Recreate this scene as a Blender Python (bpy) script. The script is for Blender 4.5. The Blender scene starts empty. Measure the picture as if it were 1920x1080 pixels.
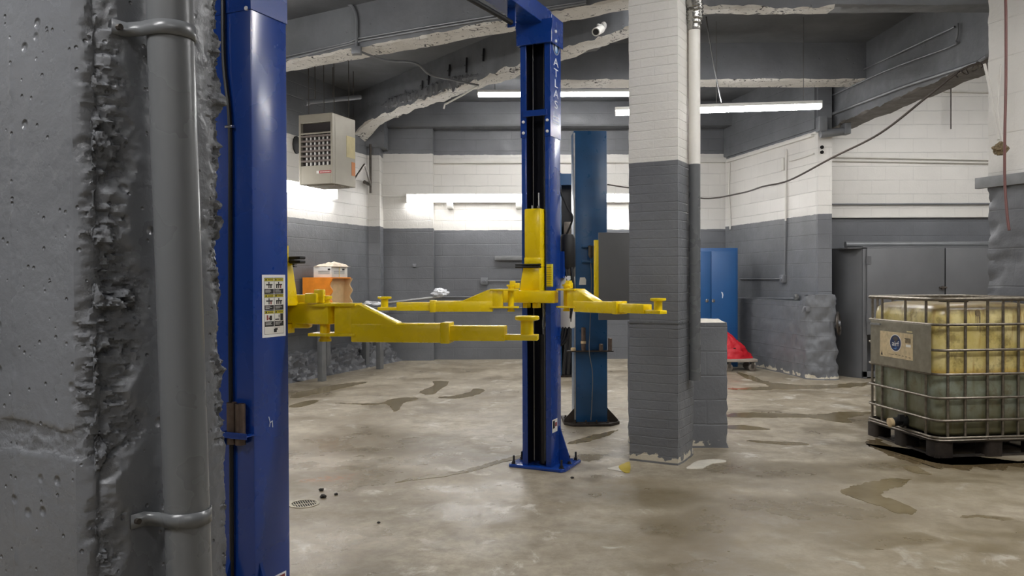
import bpy, bmesh, math, random
from mathutils import Matrix, Vector, Euler, noise
random.seed(7)
C = bpy.context.scene.collection
SC = bpy.context.scene
R = math.radians

# ------------------------------------------------------------------ camera
F = 1500.0; EYE = 1.4
CAMR = Euler((R(90 - 0.69), 0, 0)).to_matrix() @ Matrix.Rotation(R(-0.22), 3, 'Z')
cam = bpy.data.cameras.new('camera'); camo = bpy.data.objects.new('camera', cam); C.objects.link(camo)
cam.sensor_width = 36; cam.lens = 36 * F / 1920; cam.clip_start = .05; cam.clip_end = 100
camo.matrix_world = Matrix.Translation((0, 0, EYE)) @ CAMR.to_4x4()
SC.camera = camo

def ray(px, py):
    return CAMR @ Vector(((px - 960) / F, (540 - py) / F, -1))
def P(px, py, y):                       # the point of the place seen at a pixel, y metres into the room
    d = ray(px, py); return Vector((0, 0, EYE)) + d * (y / d.y)
def G(px, py, z=0.0):                   # the point of the floor (or of height z) seen at a pixel
    d = ray(px, py); return Vector((0, 0, EYE)) + d * ((z - EYE) / d.z)

def s2l(c):
    return c / 12.92 if c <= .04045 else ((c + .055) / 1.055) ** 2.4
def rgb(r, g, b):
    return (s2l(r / 255), s2l(g / 255), s2l(b / 255), 1)

# ------------------------------------------------------------------ materials
MATS = {}
class NT:
    def __init__(s, name):
        m = bpy.data.materials.new(name); m.use_nodes = True; s.m = m; s.t = m.node_tree
        s.b = s.t.nodes['Principled BSDF']; MATS[name] = m
    def n(s, typ, **kw):
        nd = s.t.nodes.new(typ)
        for k, v in kw.items():
            if k.startswith('i_'):
                nd.inputs[k[2:].replace('_', ' ')].default_value = v
            else: setattr(nd, k, v)
        return nd
    def l(s, a, b): s.t.links.new(a, b)
    def noise(s, vec, scale, detail=4, rough=.55, dist=0):
        nd = s.n('ShaderNodeTexNoise'); nd.inputs['Scale'].default_value = scale; nd.inputs['Detail'].default_value = detail
        nd.inputs['Roughness'].default_value = rough; nd.inputs['Distortion'].default_value = dist
        if vec is not None: s.l(vec, nd.inputs['Vector'])
        return nd.outputs['Fac']
    def ramp(s, fac, lo, hi, a=0.0, b=1.0):
        nd = s.n('ShaderNodeMapRange'); nd.interpolation_type = 'SMOOTHSTEP'
        for i, v in ((1, lo), (2, hi), (3, a), (4, b)): nd.inputs[i].default_value = v
        s.l(fac, nd.inputs[0]); return nd.outputs[0]
    def math(s, op, a, b=None):
        nd = s.n('ShaderNodeMath'); nd.operation = op
        for i, v in enumerate((a, b)):
            if v is None: continue
            if isinstance(v, (int, float)): nd.inputs[i].default_value = v
            else: s.l(v, nd.inputs[i])
        return nd.outputs[0]
    def mix(s, fac, a, b):
        nd = s.n('ShaderNodeMix'); nd.data_type = 'RGBA'
        for i, v in ((0, fac), (6, a), (7, b)):
            if isinstance(v, (int, float)): nd.inputs[i].default_value = v
            elif isinstance(v, tuple): nd.inputs[i].default_value = v
            else: s.l(v, nd.inputs[i])
        return nd.outputs[2]
    def bump(s, h, strength, dist=.01, prev=None):
        nd = s.n('ShaderNodeBump'); nd.inputs['Strength'].default_value = strength; nd.inputs['Distance'].default_value = dist
        s.l(h, nd.inputs['Height'])
        if prev is not None: s.l(prev, nd.inputs['Normal'])
        s.l(nd.outputs[0], s.b.inputs['Normal']); return nd.outputs[0]
    def pos(s):
        if not hasattr(s, '_g'): s._g = s.n('ShaderNodeNewGeometry')
        return s._g.outputs['Position']
    def z(s):
        nd = s.n('ShaderNodeSeparateXYZ'); s.l(s.pos(), nd.inputs[0]); return nd.outputs[2]
    def uv(s):
        return s.n('ShaderNodeTexCoord').outputs['UV']
    def set(s, col=None, rough=.5, metal=0, spec=None, coat=0):
        if col is not None:
            if isinstance(col, tuple): s.b.inputs['Base Color'].default_value = col
            else: s.l(col, s.b.inputs['Base Color'])
        if isinstance(rough, (int, float)): s.b.inputs['Roughness'].default_value = rough
        else: s.l(rough, s.b.inputs['Roughness'])
        s.b.inputs['Metallic'].default_value = metal
        if spec is not None: s.b.inputs['Specular IOR Level'].default_value = spec
        s.b.inputs['Coat Weight'].default_value = coat; s.b.inputs['Coat Roughness'].default_value = .15
        return s.m

def simple(name, col, rough=.5, metal=0, var=.12, vs=6, bump=0, bs=60, coat=0, bd=.003):
    t = NT(name); p = t.pos()
    f = t.noise(p, vs, 5)
    dark = tuple(c * (1 - var * 1.6) for c in col[:3]) + (1,)
    lite = tuple(min(1, c * (1 + var)) for c in col[:3]) + (1,)
    c = t.mix(t.ramp(f, .15, .85), dark, lite)
    rr = t.ramp(t.noise(p, vs * 2.3, 3), .2, .8, max(.03, rough - .035), rough + .035)
    t.set(c, rr, metal, coat=coat)
    if bump: t.bump(t.noise(p, bs, 4), bump, bd)
    return t.m

GREY = rgb(112, 114, 118); WHITE = rgb(226, 223, 217)

def wall_paint(name, split=None, upper=None, bw=.4, bh=.2, mortar=.007, bump=.5, grey=GREY, white=WHITE, rough=.42, chip=False, off=.5, rag=.006, wbump=1, joint=.2, upright=.3):
    t = NT(name); uv = t.uv(); p = t.pos()
    br = t.n('ShaderNodeTexBrick'); br.offset = off
    for k, v in (('Scale', 1), ('Mortar Size', mortar), ('Mortar Smooth', .25), ('Brick Width', bw), ('Row Height', bh), ('Bias', 0)): br.inputs[k].default_value = v
    wob = t.n('ShaderNodeVectorMath'); wob.operation = 'MULTIPLY_ADD'
    nz = t.n('ShaderNodeTexNoise'); nz.inputs['Scale'].default_value = 5; t.l(p, nz.inputs['Vector'])
    t.l(nz.outputs['Color'], wob.inputs[0]); wob.inputs[1].default_value = (.012,) * 3; t.l(uv, wob.inputs[2])
    t.l(wob.outputs[0], br.inputs['Vector'])
    big = t.noise(p, 1.7, 5)
    g2 = t.mix(t.ramp(big, .3, .7), tuple(c * .86 for c in grey[:3]) + (1,), tuple(c * 1.1 for c in grey[:3]) + (1,))
    w2 = t.mix(t.ramp(big, .3, .7), tuple(c * .93 for c in white[:3]) + (1,), white)
    if split is None: col = g2
    else:
        zz = t.math('ADD', t.z(), t.math('MULTIPLY', t.math('SUBTRACT', t.noise(p, 9, 3), .5), rag * 4))
        f = t.ramp(zz, split - .004, split + .004)
        if upper is not None: f = t.math('MULTIPLY', f, t.ramp(zz, upper - .004, upper + .004, 1, 0))
        col = t.mix(f, g2, w2)
    sv = t.n('ShaderNodeSeparateXYZ'); t.l(wob.outputs[0], sv.inputs[0])
    fr = t.math('ABSOLUTE', t.math('SUBTRACT', t.math('FRACT', t.math('ADD', t.math('DIVIDE', sv.outputs[1], bh), .5)), .5))
    row = t.ramp(fr, mortar * .5 / bh, mortar * 1.0 / bh, 1, 0)
    row = t.math('MULTIPLY', row, t.ramp(t.noise(p, 3.3, 4), .3, .6, .25, 1))
    jm = t.math('MAXIMUM', row, t.math('MULTIPLY', br.outputs['Fac'], upright))
    # the joints take a darker tone than the blocks
    col = t.mix(t.math('MULTIPLY', jm, joint), col, rgb(70, 68, 64))
    if chip:
        zc = t.math('ADD', t.z(), t.math('MULTIPLY', t.math('SUBTRACT', t.noise(p, 11, 4, .65), .5), .22))
        ck = t.math('MULTIPLY', t.ramp(zc, .055, .062, 1, 0), t.ramp(t.noise(p, 6, 3), .46, .49))
        ck = t.math('MULTIPLY', ck, t.ramp(t.z(), .012, .02))
        col = t.mix(ck, col, rgb(204, 196, 178))
    t.set(col, t.ramp(t.noise(p, 6, 3), .3, .7, rough - .1, rough + .1))
    h = t.math('SUBTRACT', t.math('MULTIPLY', t.noise(p, 45, 5, .6), .35), jm)
    h = t.math('ADD', h, t.math('MULTIPLY', t.noise(p, 6, 4, .6), .8))
    t.bump(h, bump, .012)
    return t.m

wall_paint('block_left', 2.275, 3.45)
wall_paint('block_back_a', 2.26, 3.53)
wall_paint('block_back_b', 2.235, 3.53)
wall_paint('block_right', 2.275, 3.43)
wall_paint('block_recess', 2.27, None)
wall_paint('block_room', 2.27, None)
wall_paint('block_low', None, chip=True)
wall_paint('brick_pillar', 2.275, None, bw=.21, bh=.068, mortar=.005, bump=.6, chip=True, rag=.002, joint=.05, upright=.4)
wall_paint('stone_pier', 2.27, None, bw=.5, bh=.33, mortar=.007, bump=.5, joint=.05, upright=.1)
wall_paint('upper_band', None, bw=2.6, bh=.19, mortar=.004, bump=.5)

def concrete_paint(name, col, rough=.4, pits=.7, fine=.5, white_below=None):
    t = NT(name); p = t.pos()
    big = t.noise(p, 2.2, 6)
    c = t.mix(t.ramp(big, .3, .7), tuple(x * .84 for x in col[:3]) + (1,), tuple(x * 1.1 for x in col[:3]) + (1,))
    v = t.n('ShaderNodeTexVoronoi'); v.inputs['Scale'].default_value = 14; v.inputs['Randomness'].default_value = 1; t.l(p, v.inputs['Vector'])
    sel = t.n('ShaderNodeSeparateColor'); t.l(v.outputs['Color'], sel.inputs[0])
    pit = t.math('MULTIPLY', t.ramp(v.outputs['Distance'], .06, .22, 1, 0), t.ramp(sel.outputs[0], .72, .78))
    t.set(c, t.ramp(t.noise(p, 8, 4), .3, .7, rough - .1, rough + .12))
    h = t.math('SUBTRACT', t.math('ADD', t.math('MULTIPLY', t.noise(p, 70, 5, .65), .3 * fine), t.math('MULTIPLY', t.noise(p, 9, 5, .6), .8)), t.math('MULTIPLY', pit, 1.1 * pits))
    t.bump(h, .8, .009)
    return t.m
def pier_mat():
    t = NT('pier_paint'); p = t.pos(); at = t.n('ShaderNodeAttribute'); at.attribute_name = 'broken'; br = at.outputs['Fac']
    col = rgb(106, 108, 112)
    c = t.mix(t.ramp(t.noise(p, 2.2, 6), .3, .7), tuple(x * .86 for x in col[:3]) + (1,), tuple(x * 1.08 for x in col[:3]) + (1,))
    def pits(sc, r0, r1, keep):
        v = t.n('ShaderNodeTexVoronoi'); v.inputs['Scale'].default_value = sc; t.l(p, v.inputs['Vector'])
        se = t.n('ShaderNodeSeparateColor'); t.l(v.outputs['Color'], se.inputs[0])
        return t.math('MULTIPLY', t.ramp(v.outputs['Distance'], r0, r1, 1, 0), t.ramp(se.outputs[0], keep, keep + .04))
    pit = t.math('MAXIMUM', pits(22, .08, .3, .84), pits(60, .1, .34, .86))
    t.set(c, t.ramp(t.noise(p, 8, 4), .3, .7, .2, .36))
    vf = t.n('ShaderNodeTexVoronoi'); vf.feature = 'SMOOTH_F1'; vf.inputs['Scale'].default_value = 55; vf.inputs['Smoothness'].default_value = .25
    wv = t.n('ShaderNodeVectorMath'); wv.operation = 'MULTIPLY_ADD'; nz = t.n('ShaderNodeTexNoise'); nz.inputs['Scale'].default_value = 30; t.l(p, nz.inputs['Vector']); t.l(nz.outputs['Color'], wv.inputs[0]); wv.inputs[1].default_value = (.02,) * 3; t.l(p, wv.inputs[2]); t.l(wv.outputs[0], vf.inputs['Vector'])
    rough = t.math('ADD', t.math('MULTIPLY', t.noise(p, 38, 8, .75), 2.6), t.math('MULTIPLY', vf.outputs['Distance'], -1.0))
    h = t.math('ADD', t.math('MULTIPLY', t.noise(p, 80, 4, .6), .12), t.math('MULTIPLY', t.noise(p, 9, 5, .6), .5))
    h = t.math('SUBTRACT', t.math('ADD', h, t.math('MULTIPLY', rough, t.math('MULTIPLY', br, .42))), t.math('MULTIPLY', pit, .8))
    t.bump(h, 1.0, .008)
pier_mat()
concrete_paint('beam_paint', rgb(112, 114, 118), .5, .5)
wall_paint('skirt_paint', None, joint=.1, upright=.2, bump=.5, chip=True, rough=.4)
concrete_paint('rubble_paint', rgb(108, 109, 112), .4, .6, 1)

def soffit(name):
    t = NT(name); p = t.pos()
    f = t.noise(p, 16, 6, .7, 1.2); g = t.noise(p, 3, 4)
    flake = t.ramp(t.math('ADD', f, t.math('MULTIPLY', g, .3)), .735, .765)
    c = t.mix(t.ramp(g, .3, .7), rgb(206, 202, 194), rgb(228, 225, 219))
    c = t.mix(flake, c, rgb(58, 56, 54))
    t.set(c, .7); t.bump(t.math('SUBTRACT', t.noise(p, 25, 6, .7), flake), .8, .015)
soffit('soffit_white')
concrete_paint('soffit_bare', rgb(104, 99, 94), .6, .8, 1.2)

def slab(name):
    t = NT(name); uv = t.uv(); p = t.pos()
    br = t.n('ShaderNodeTexBrick'); br.offset = .37
    for k, v in (('Scale', 1), ('Mortar Size', .004), ('Mortar Smooth', .4), ('Brick Width', 3.1), ('Row Height', .17)): br.inputs[k].default_value = v
    t.l(uv, br.inputs['Vector'])
    c = t.mix(t.ramp(t.noise(p, 1.3, 6), .3, .7), rgb(88, 90, 94), rgb(112, 114, 118))
    t.set(c, .55); t.bump(t.math('SUBTRACT', t.noise(p, 30, 4), br.outputs['Fac']), .4, .008)
slab('slab_paint')

# floor: bare concrete, damp and stained
def floor_mat():
    t = NT('wet_concrete'); p = t.pos()
    warp = t.n('ShaderNodeVectorMath'); warp.operation = 'MULTIPLY_ADD'
    nz = t.n('ShaderNodeTexNoise'); nz.inputs['Scale'].default_value = 1.6; nz.inputs['Detail'].default_value = 6; nz.inputs['Roughness'].default_value = .65; t.l(p, nz.inputs['Vector'])
    t.l(nz.outputs['Color'], warp.inputs[0]); warp.inputs[1].default_value = (.9, .9, 0); t.l(p, warp.inputs[2])
    off = t.n('ShaderNodeVectorMath'); off.operation = 'SUBTRACT'; t.l(warp.outputs[0], off.inputs[0]); off.inputs[1].default_value = (.45, .45, 0)
    q = off.outputs[0]
    def blob(px, py, wx, wy, inner=.55):      # a soft-edged patch by its middle and its half-sizes on the floor
        c = G(px, py)
        m = t.n('ShaderNodeMapping'); m.vector_type = 'TEXTURE'
        m.inputs['Location'].default_value = (c.x, c.y, 0); m.inputs['Scale'].default_value = (wx, wy, 1); t.l(q, m.inputs['Vector'])
        s = t.n('ShaderNodeSeparateXYZ'); t.l(m.outputs[0], s.inputs[0])
        r2 = t.math('ADD', t.math('MULTIPLY', s.outputs[0], s.outputs[0]), t.math('MULTIPLY', s.outputs[1], s.outputs[1]))
        return t.ramp(r2, inner, 1.0, 1, 0)
    def union(lst):
        r = lst[0]
        for a in lst[1:]: r = t.math('MAXIMUM', r, a)
        return r
    base = t.mix(t.ramp(t.noise(p, .9, 8, .62), .32, .68), rgb(142, 131, 112), rgb(182, 172, 153))
    base = t.mix(t.ramp(t.noise(p, 7, 8, .7), .35, .75, 0, .7), base, rgb(122, 111, 92))
    base = t.mix(t.ramp(t.noise(p, 42, 5, .7), .56, .75, 0, .5), base, rgb(110, 101, 86))
    # lime bloom, pale
    lime = t.math('MULTIPLY', t.ramp(t.noise(p, 3.2, 8, .68, .6), .56, .66), t.ramp(t.noise(p, .7, 3), .36, .5))
    base = t.mix(t.math('MULTIPLY', lime, .8), base, rgb(206, 201, 190))
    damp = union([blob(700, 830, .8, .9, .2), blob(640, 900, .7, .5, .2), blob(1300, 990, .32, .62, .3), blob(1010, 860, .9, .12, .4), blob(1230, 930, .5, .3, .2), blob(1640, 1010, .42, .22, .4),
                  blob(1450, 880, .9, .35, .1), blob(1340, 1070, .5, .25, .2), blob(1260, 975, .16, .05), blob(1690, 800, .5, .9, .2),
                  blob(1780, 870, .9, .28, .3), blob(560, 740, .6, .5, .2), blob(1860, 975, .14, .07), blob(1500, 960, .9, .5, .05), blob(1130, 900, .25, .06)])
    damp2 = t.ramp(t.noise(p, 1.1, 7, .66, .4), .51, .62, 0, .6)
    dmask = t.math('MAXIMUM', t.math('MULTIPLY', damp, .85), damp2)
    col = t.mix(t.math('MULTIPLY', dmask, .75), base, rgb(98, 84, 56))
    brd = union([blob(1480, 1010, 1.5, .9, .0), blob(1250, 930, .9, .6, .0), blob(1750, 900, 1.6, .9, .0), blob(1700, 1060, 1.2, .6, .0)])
    col = t.mix(t.math('MULTIPLY', brd, .5), col, rgb(112, 99, 72))  # wet-dirt brown, also painted in to dim the floor under the near lamps
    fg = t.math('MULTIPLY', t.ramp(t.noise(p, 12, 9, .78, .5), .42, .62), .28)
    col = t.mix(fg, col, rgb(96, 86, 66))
    # dark oil specks
    sp = t.math('MULTIPLY', t.ramp(t.noise(p, 18, 3, .6), .71, .74), t.ramp(t.noise(p, 2, 2), .45, .6))
    col = t.mix(t.math('MULTIPLY', sp, .75), col, rgb(52, 46, 38))
    rust = blob(615, 905, .22, .1, .1)
    col = t.mix(t.math('MULTIPLY', t.math('MULTIPLY', rust, t.ramp(t.noise(p, 25, 5), .4, .6)), .6), col, rgb(150, 92, 40))
    wetz = union([blob(660, 860, 1.2, 1.1, .1), blob(900, 920, .6, .35, .2), blob(860, 960, .5, .3, .1), blob(640, 1020, .5, .6, .1)])
    rr = t.ramp(t.noise(p, 2.4, 6, .6), .3, .7, .34, .6)
    rr = t.math('SUBTRACT', rr, t.math('MULTIPLY', t.math('MAXIMUM', dmask, wetz), .17))
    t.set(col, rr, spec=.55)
    h = t.math('ADD', t.math('MULTIPLY', t.noise(p, 90, 6, .7), .5), t.math('MULTIPLY', t.noise(p, 6, 5), 1.2))
    t.bump(h, .35, .006)
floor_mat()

def puddle_mat():
    t = NT('puddle_water'); p = t.pos()
    c = t.mix(t.ramp(t.noise(p, 3, 5), .3, .7), rgb(112, 99, 72), rgb(134, 121, 94))
    t.set(c, .16, spec=.5); t.bump(t.noise(p, 9, 3), .05, .004)
puddle_mat()

simple('oil_film', rgb(96, 82, 58), .25, 0, .2, 6)
simple('lift_blue', rgb(18, 60, 142), .27, 0, .03, 2, coat=.3)
simple('old_blue', rgb(36, 82, 126), .3, 0, .14, 5, .1, 30)
simple('locker_blue', rgb(28, 86, 144), .4, 0, .05, 4)
simple('lift_yellow', rgb(246, 214, 6), .28, 0, .03, 5, .06, 40, coat=.25)
simple('grease_black', rgb(26, 26, 30), .4, 0, .2, 10)
simple('shade_and_grease', rgb(18, 20, 40), .45, 0, .2, 10)
simple('rubber_black', rgb(24, 24, 25), .55, 0, .15, 20)
simple('chrome', rgb(200, 200, 204), .2, 1, .05)
simple('steel', rgb(168, 168, 166), .4, .85, .12, 20)
simple('steel_dark', rgb(96, 90, 84), .45, .7, .25, 20)
simple('cage_steel', rgb(128, 120, 108), .42, .8, .25, 30)
simple('adapter_steel', rgb(112, 96, 86), .5, .6, .2, 30)
simple('conduit_grey', rgb(124, 126, 130), .4, .2, .08)
simple('conduit_white', rgb(222, 219, 212), .45, 0, .05)
simple('pipe_grey', rgb(98, 100, 102), .28, 0, .015, 3)
simple('cabinet_grey', rgb(104, 105, 107), .45, 0, .07, 3)
simple('panel_grey', rgb(106, 106, 106), .45, 0, .05, 3)
simple('heater_beige', rgb(164, 158, 144), .42, .25, .06, 4)
simple('heater_vane', rgb(120, 110, 104), .5, .2, .1, 10)
simple('heater_dark', rgb(40, 34, 34), .7)
simple('tag_cream', rgb(214, 200, 150), .6)
simple('tag_orange', rgb(206, 130, 70), .6)
simple('red_plate', rgb(176, 50, 54), .5)
simple('lamp_white', rgb(228, 226, 220), .4, 0, .03)
simple('paper_white', rgb(226, 224, 218), .6, 0, .03)
simple('sheen_white', rgb(236, 236, 238), .35, 0, .02)
simple('decal_silver', rgb(176, 186, 214), .35, 0, .05)
simple('decal_pale', rgb(226, 230, 240), .4, 0, .03)
simple('decal_yellow', rgb(206, 192, 40), .5)
simple('ink_black', rgb(28, 27, 28), .6)
simple('ink_red', rgb(140, 60, 58), .6)
simple('ink_navy', rgb(28, 46, 86), .5)
simple('ink_lightblue', rgb(92, 150, 206), .5)
simple('orange_wood', rgb(246, 146, 40), .5, 0, .12, 8)
simple('bare_wood', rgb(214, 182, 134), .6, 0, .1, 10)
simple('cloth_cream', rgb(224, 208, 188), .85, 0, .08, 10, .5, 40)
simple('plastic_clear', rgb(222, 224, 228), .25, 0, .08, 20, .5, 30)
simple('bench_grey', rgb(126, 128, 130), .4, .3, .1)
simple('red_canvas', rgb(206, 26, 42), .45, 0, .08, 6, .4, 14, bd=.02)
simple('dolly_wood', rgb(170, 158, 146), .65, 0, .12, 12)
simple('wheel_grey', rgb(120, 112, 104), .5)
simple('foil', rgb(170, 168, 164), .25, .9, .2, 30, .9, 40)
simple('cable_black', rgb(26, 25, 26), .4)
simple('cable_brown', rgb(66, 58, 52), .5)
simple('hose_red', rgb(112, 70, 66), .45)
simple('wire_grey', rgb(110, 108, 106), .5)
simple('drain_iron', rgb(176, 168, 148), .45, .4, .2, 30)
simple('pit_black', rgb(14, 13, 12), .9)
simple('pallet_dark', rgb(52, 44, 38), .6, .2, .3, 20)
simple('fiber_brown', rgb(132, 116, 88), .8, 0, .4, 60, .9, 60)
simple('board_grey', rgb(128, 129, 130), .5, 0, .15, 8, .5, 30)
simple('ibc_plate', rgb(150, 144, 128), .38, .55, .16, 14)
simple('ibc_label', rgb(198, 178, 140), .55, 0, .16, 30)
simple('bone', rgb(216, 190, 148), .5)
simple('debris', rgb(40, 36, 32), .8)
simple('yellow_rag', rgb(180, 158, 40), .6)
simple('paint_pale', rgb(206, 200, 186), .6, 0, .1, 20)

def emis(name, strength, col=(1, .99, .985, 1)):
    t = NT(name); t.set(rgb(240, 240, 240), .4)
    t.b.inputs['Emission Color'].default_value = col; t.b.inputs['Emission Strength'].default_value = strength
LAMP = 24.0
emis('tube_light', LAMP)
emis('wall_tube', 8.5)
emis('soft_tube', 16.0)
emis('bright_tube', 30.0)

def tank_mat():
    t = NT('tank_plastic'); p = t.pos()
    zz = t.math('ADD', t.z(), t.math('MULTIPLY', t.math('SUBTRACT', t.noise(p, 6, 3), .5), .012))
    st = t.n('ShaderNodeMapping'); st.inputs['Scale'].default_value = (14, 14, 1.6); t.l(p, st.inputs['Vector'])
    streak = t.ramp(t.noise(st.outputs[0], 1, 5, .6, .4), .5, .72)
    cloud = t.ramp(t.noise(p, 5, 5, .6), .35, .7)
    up = t.mix(cloud, rgb(196, 178, 108), rgb(220, 206, 150))
    up = t.mix(t.math('MULTIPLY', streak, .9), up, rgb(150, 104, 32))
    dn = t.mix(cloud, rgb(112, 114, 92), rgb(138, 146, 134))
    dn = t.mix(t.math('MULTIPLY', streak, .6), dn, rgb(98, 84, 44))
    dn = t.mix(t.ramp(zz, .15, .5, .7, 0), dn, rgb(92, 84, 46))
    c = t.mix(t.ramp(zz, .628, .638), dn, up)
    c = t.mix(t.math('MULTIPLY', t.ramp(zz, .64, .70, 1, 0), t.ramp(zz, .628, .638)), c, rgb(196, 160, 76))
    g = t.math('MULTIPLY', t.ramp(t.noise(p, 7, 7, .75), .5, .68), .6)
    c = t.mix(g, c, rgb(92, 74, 40))
    tp = t.math('MULTIPLY', t.ramp(t.math('ADD', zz, t.math('MULTIPLY', t.noise(p, 9, 4), .12)), 1.15, 1.22), .75)
    c = t.mix(tp, c, rgb(110, 92, 70))
    t.set(c, .3); t.b.inputs['Subsurface Weight'].default_value = .0
    t.bump(t.noise(p, 12, 3), .15, .01)
tank_mat()

# ------------------------------------------------------------------ mesh helper
ROOT = {}
class MB:
    def __init__(s, M=None):
        s.M = M or Matrix(); s.V = []; s.Fc = []; s.mi = []; s.mats = []; s.cur = 0
    def use(s, name):
        if name not in s.mats: s.mats.append(name)
        s.cur = s.mats.index(name); return s
    def add(s, vs, fs):
        o = len(s.V); s.V += [Vector(v) for v in vs]
        for f in fs: s.Fc.append([o + i for i in f]); s.mi.append(s.cur)
        return s
    def box(s, x0, x1, y0, y1, z0, z1, rot=None):
        vs = [Vector((x, y, z)) for z in (z0, z1) for y in (y0, y1) for x in (x0, x1)]
        if rot is not None:
            c = Vector(((x0 + x1) / 2, (y0 + y1) / 2, (z0 + z1) / 2)); vs = [c + rot @ (v - c) for v in vs]
        return s.add(vs, [(0, 2, 3, 1), (4, 5, 7, 6), (0, 1, 5, 4), (2, 6, 7, 3), (0, 4, 6, 2), (1, 3, 7, 5)])
    def prism(s, poly, axis, a, b):
        def mk(u, v, w): return {'x': (w, u, v), 'y': (u, w, v), 'z': (u, v, w)}[axis]
        n = len(poly); vs = [mk(u, v, a) for u, v in poly] + [mk(u, v, b) for u, v in poly]
        return s.add(vs, [tuple(range(n - 1, -1, -1)), tuple(range(n, 2 * n))] + [(i, (i + 1) % n, n + (i + 1) % n, n + i) for i in range(n)])
    def lathe(s, prof, c=(0, 0, 0), axis=(0, 0, 1), seg=20):
        ax = Vector(axis).normalized(); q = Vector((0, 0, 1)).rotation_difference(ax); c = Vector(c)
        vs = []; fs = []
        for r, h in prof:
            for k in range(seg):
                a = 2 * math.pi * k / seg; vs.append(c + q @ Vector((r * math.cos(a), r * math.sin(a), h)))
        for i in range(len(prof) - 1):
            for k in range(seg):
                k2 = (k + 1) % seg; fs.append((i * seg + k, i * seg + k2, (i + 1) * seg + k2, (i + 1) * seg + k))
        fs.append(tuple(range(seg - 1, -1, -1))); fs.append(tuple((len(prof) - 1) * seg + k for k in range(seg)))
        return s.add(vs, fs)
    def cyl(s, p0, p1, r, seg=14):
        p0 = Vector(p0); p1 = Vector(p1); return s.lathe([(r, 0), (r, (p1 - p0).length)], p0, p1 - p0, seg)
    def tube(s, pts, r, seg=8, closed=False):
        pts = [Vector(p) for p in pts]; n = len(pts); vs = []; fs = []
        up = None
        for i in range(n):
            if closed: t = pts[(i + 1) % n] - pts[i - 1]
            else: t = pts[min(i + 1, n - 1)] - pts[max(i - 1, 0)]
            t.normalize()
            if up is None: up = t.orthogonal().normalized()
            up = (up - t * up.dot(t))
            up = up.normalized() if up.length > 1e-5 else t.orthogonal().normalized()
            w = t.cross(up)
            for k in range(seg):
                a = 2 * math.pi * k / seg; vs.append(pts[i] + (up * math.cos(a) + w * math.sin(a)) * r)
        m = n if closed else n - 1
        for i in range(m):
            j = (i + 1) % n
            for k in range(seg):
                k2 = (k + 1) % seg; fs.append((i * seg + k, i * seg + k2, j * seg + k2, j * seg + k))
        if not closed: fs.append(tuple(range(seg - 1, -1, -1))); fs.append(tuple((n - 1) * seg + k for k in range(seg)))
        return s.add(vs, fs)
    def grid(s, nu, nv, fn, wrap=False):
        vs = [fn(i, j) for j in range(nv) for i in range(nu)]; fs = []
        for j in range(nv - 1):
            for i in range(nu if wrap else nu - 1):
                i2 = (i + 1) % nu; fs.append((j * nu + i, j * nu + i2, (j + 1) * nu + i2, (j + 1) * nu + i))
        return s.add(vs, fs)
    def build(s, name, mat=None, parent=None, bevel=0, seg=2, recalc=True, sharp=35, smooth=True):
        if mat is not None and not s.mats: s.mats = [mat]
        bm = bmesh.new(); bv = [bm.verts.new(v) for v in s.V]
        for f, m in zip(s.Fc, s.mi):
            try:
                fc = bm.faces.new([bv[i] for i in f]); fc.material_index = m
            except ValueError: pass
        if recalc: bmesh.ops.recalc_face_normals(bm, faces=bm.faces)
        if bevel:
            es = [e for e in bm.edges if len(e.link_faces) == 2 and e.calc_face_angle(0) > R(30)]
            bmesh.ops.bevel(bm, geom=es, offset=bevel, segments=seg, profile=.5, affect='EDGES', clamp_overlap=True)
        uvl = bm.loops.layers.uv.new('UVMap')
        bm.normal_update()
        for f in bm.faces:
            n = f.normal; a = max(range(3), key=lambda k: abs(n[k]))
            for lp in f.loops:
                c = lp.vert.co; lp[uvl].uv = ((c.y, c.z), (c.x, c.z), (c.x, c.y))[a]
            f.smooth = smooth
        for e in bm.edges:
            if len(e.link_faces) == 2 and e.calc_face_angle(0) > R(sharp): e.smooth = False
        me = bpy.data.meshes.new(name); 
        bm.transform(s.M)
        if parent is not None: bm.transform(ROOT[parent].inverted())
        o = bpy.data.objects.new(name, me); C.objects.link(o)
        if parent is None:
            xs = [v.co.x for v in bm.verts]; ys = [v.co.y for v in bm.verts]; zs = [v.co.z for v in bm.verts]
            b = Vector(((min(xs) + max(xs)) / 2, (min(ys) + max(ys)) / 2, min(zs)))
            bm.transform(Matrix.Translation(-b)); o.location = b; ROOT[o] = Matrix.Translation(b)
        else:
            o.parent = parent; ROOT[o] = ROOT[parent]
        bm.to_mesh(me); bm.free()
        for m in s.mats: me.materials.append(MATS[m])
        return o

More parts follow.
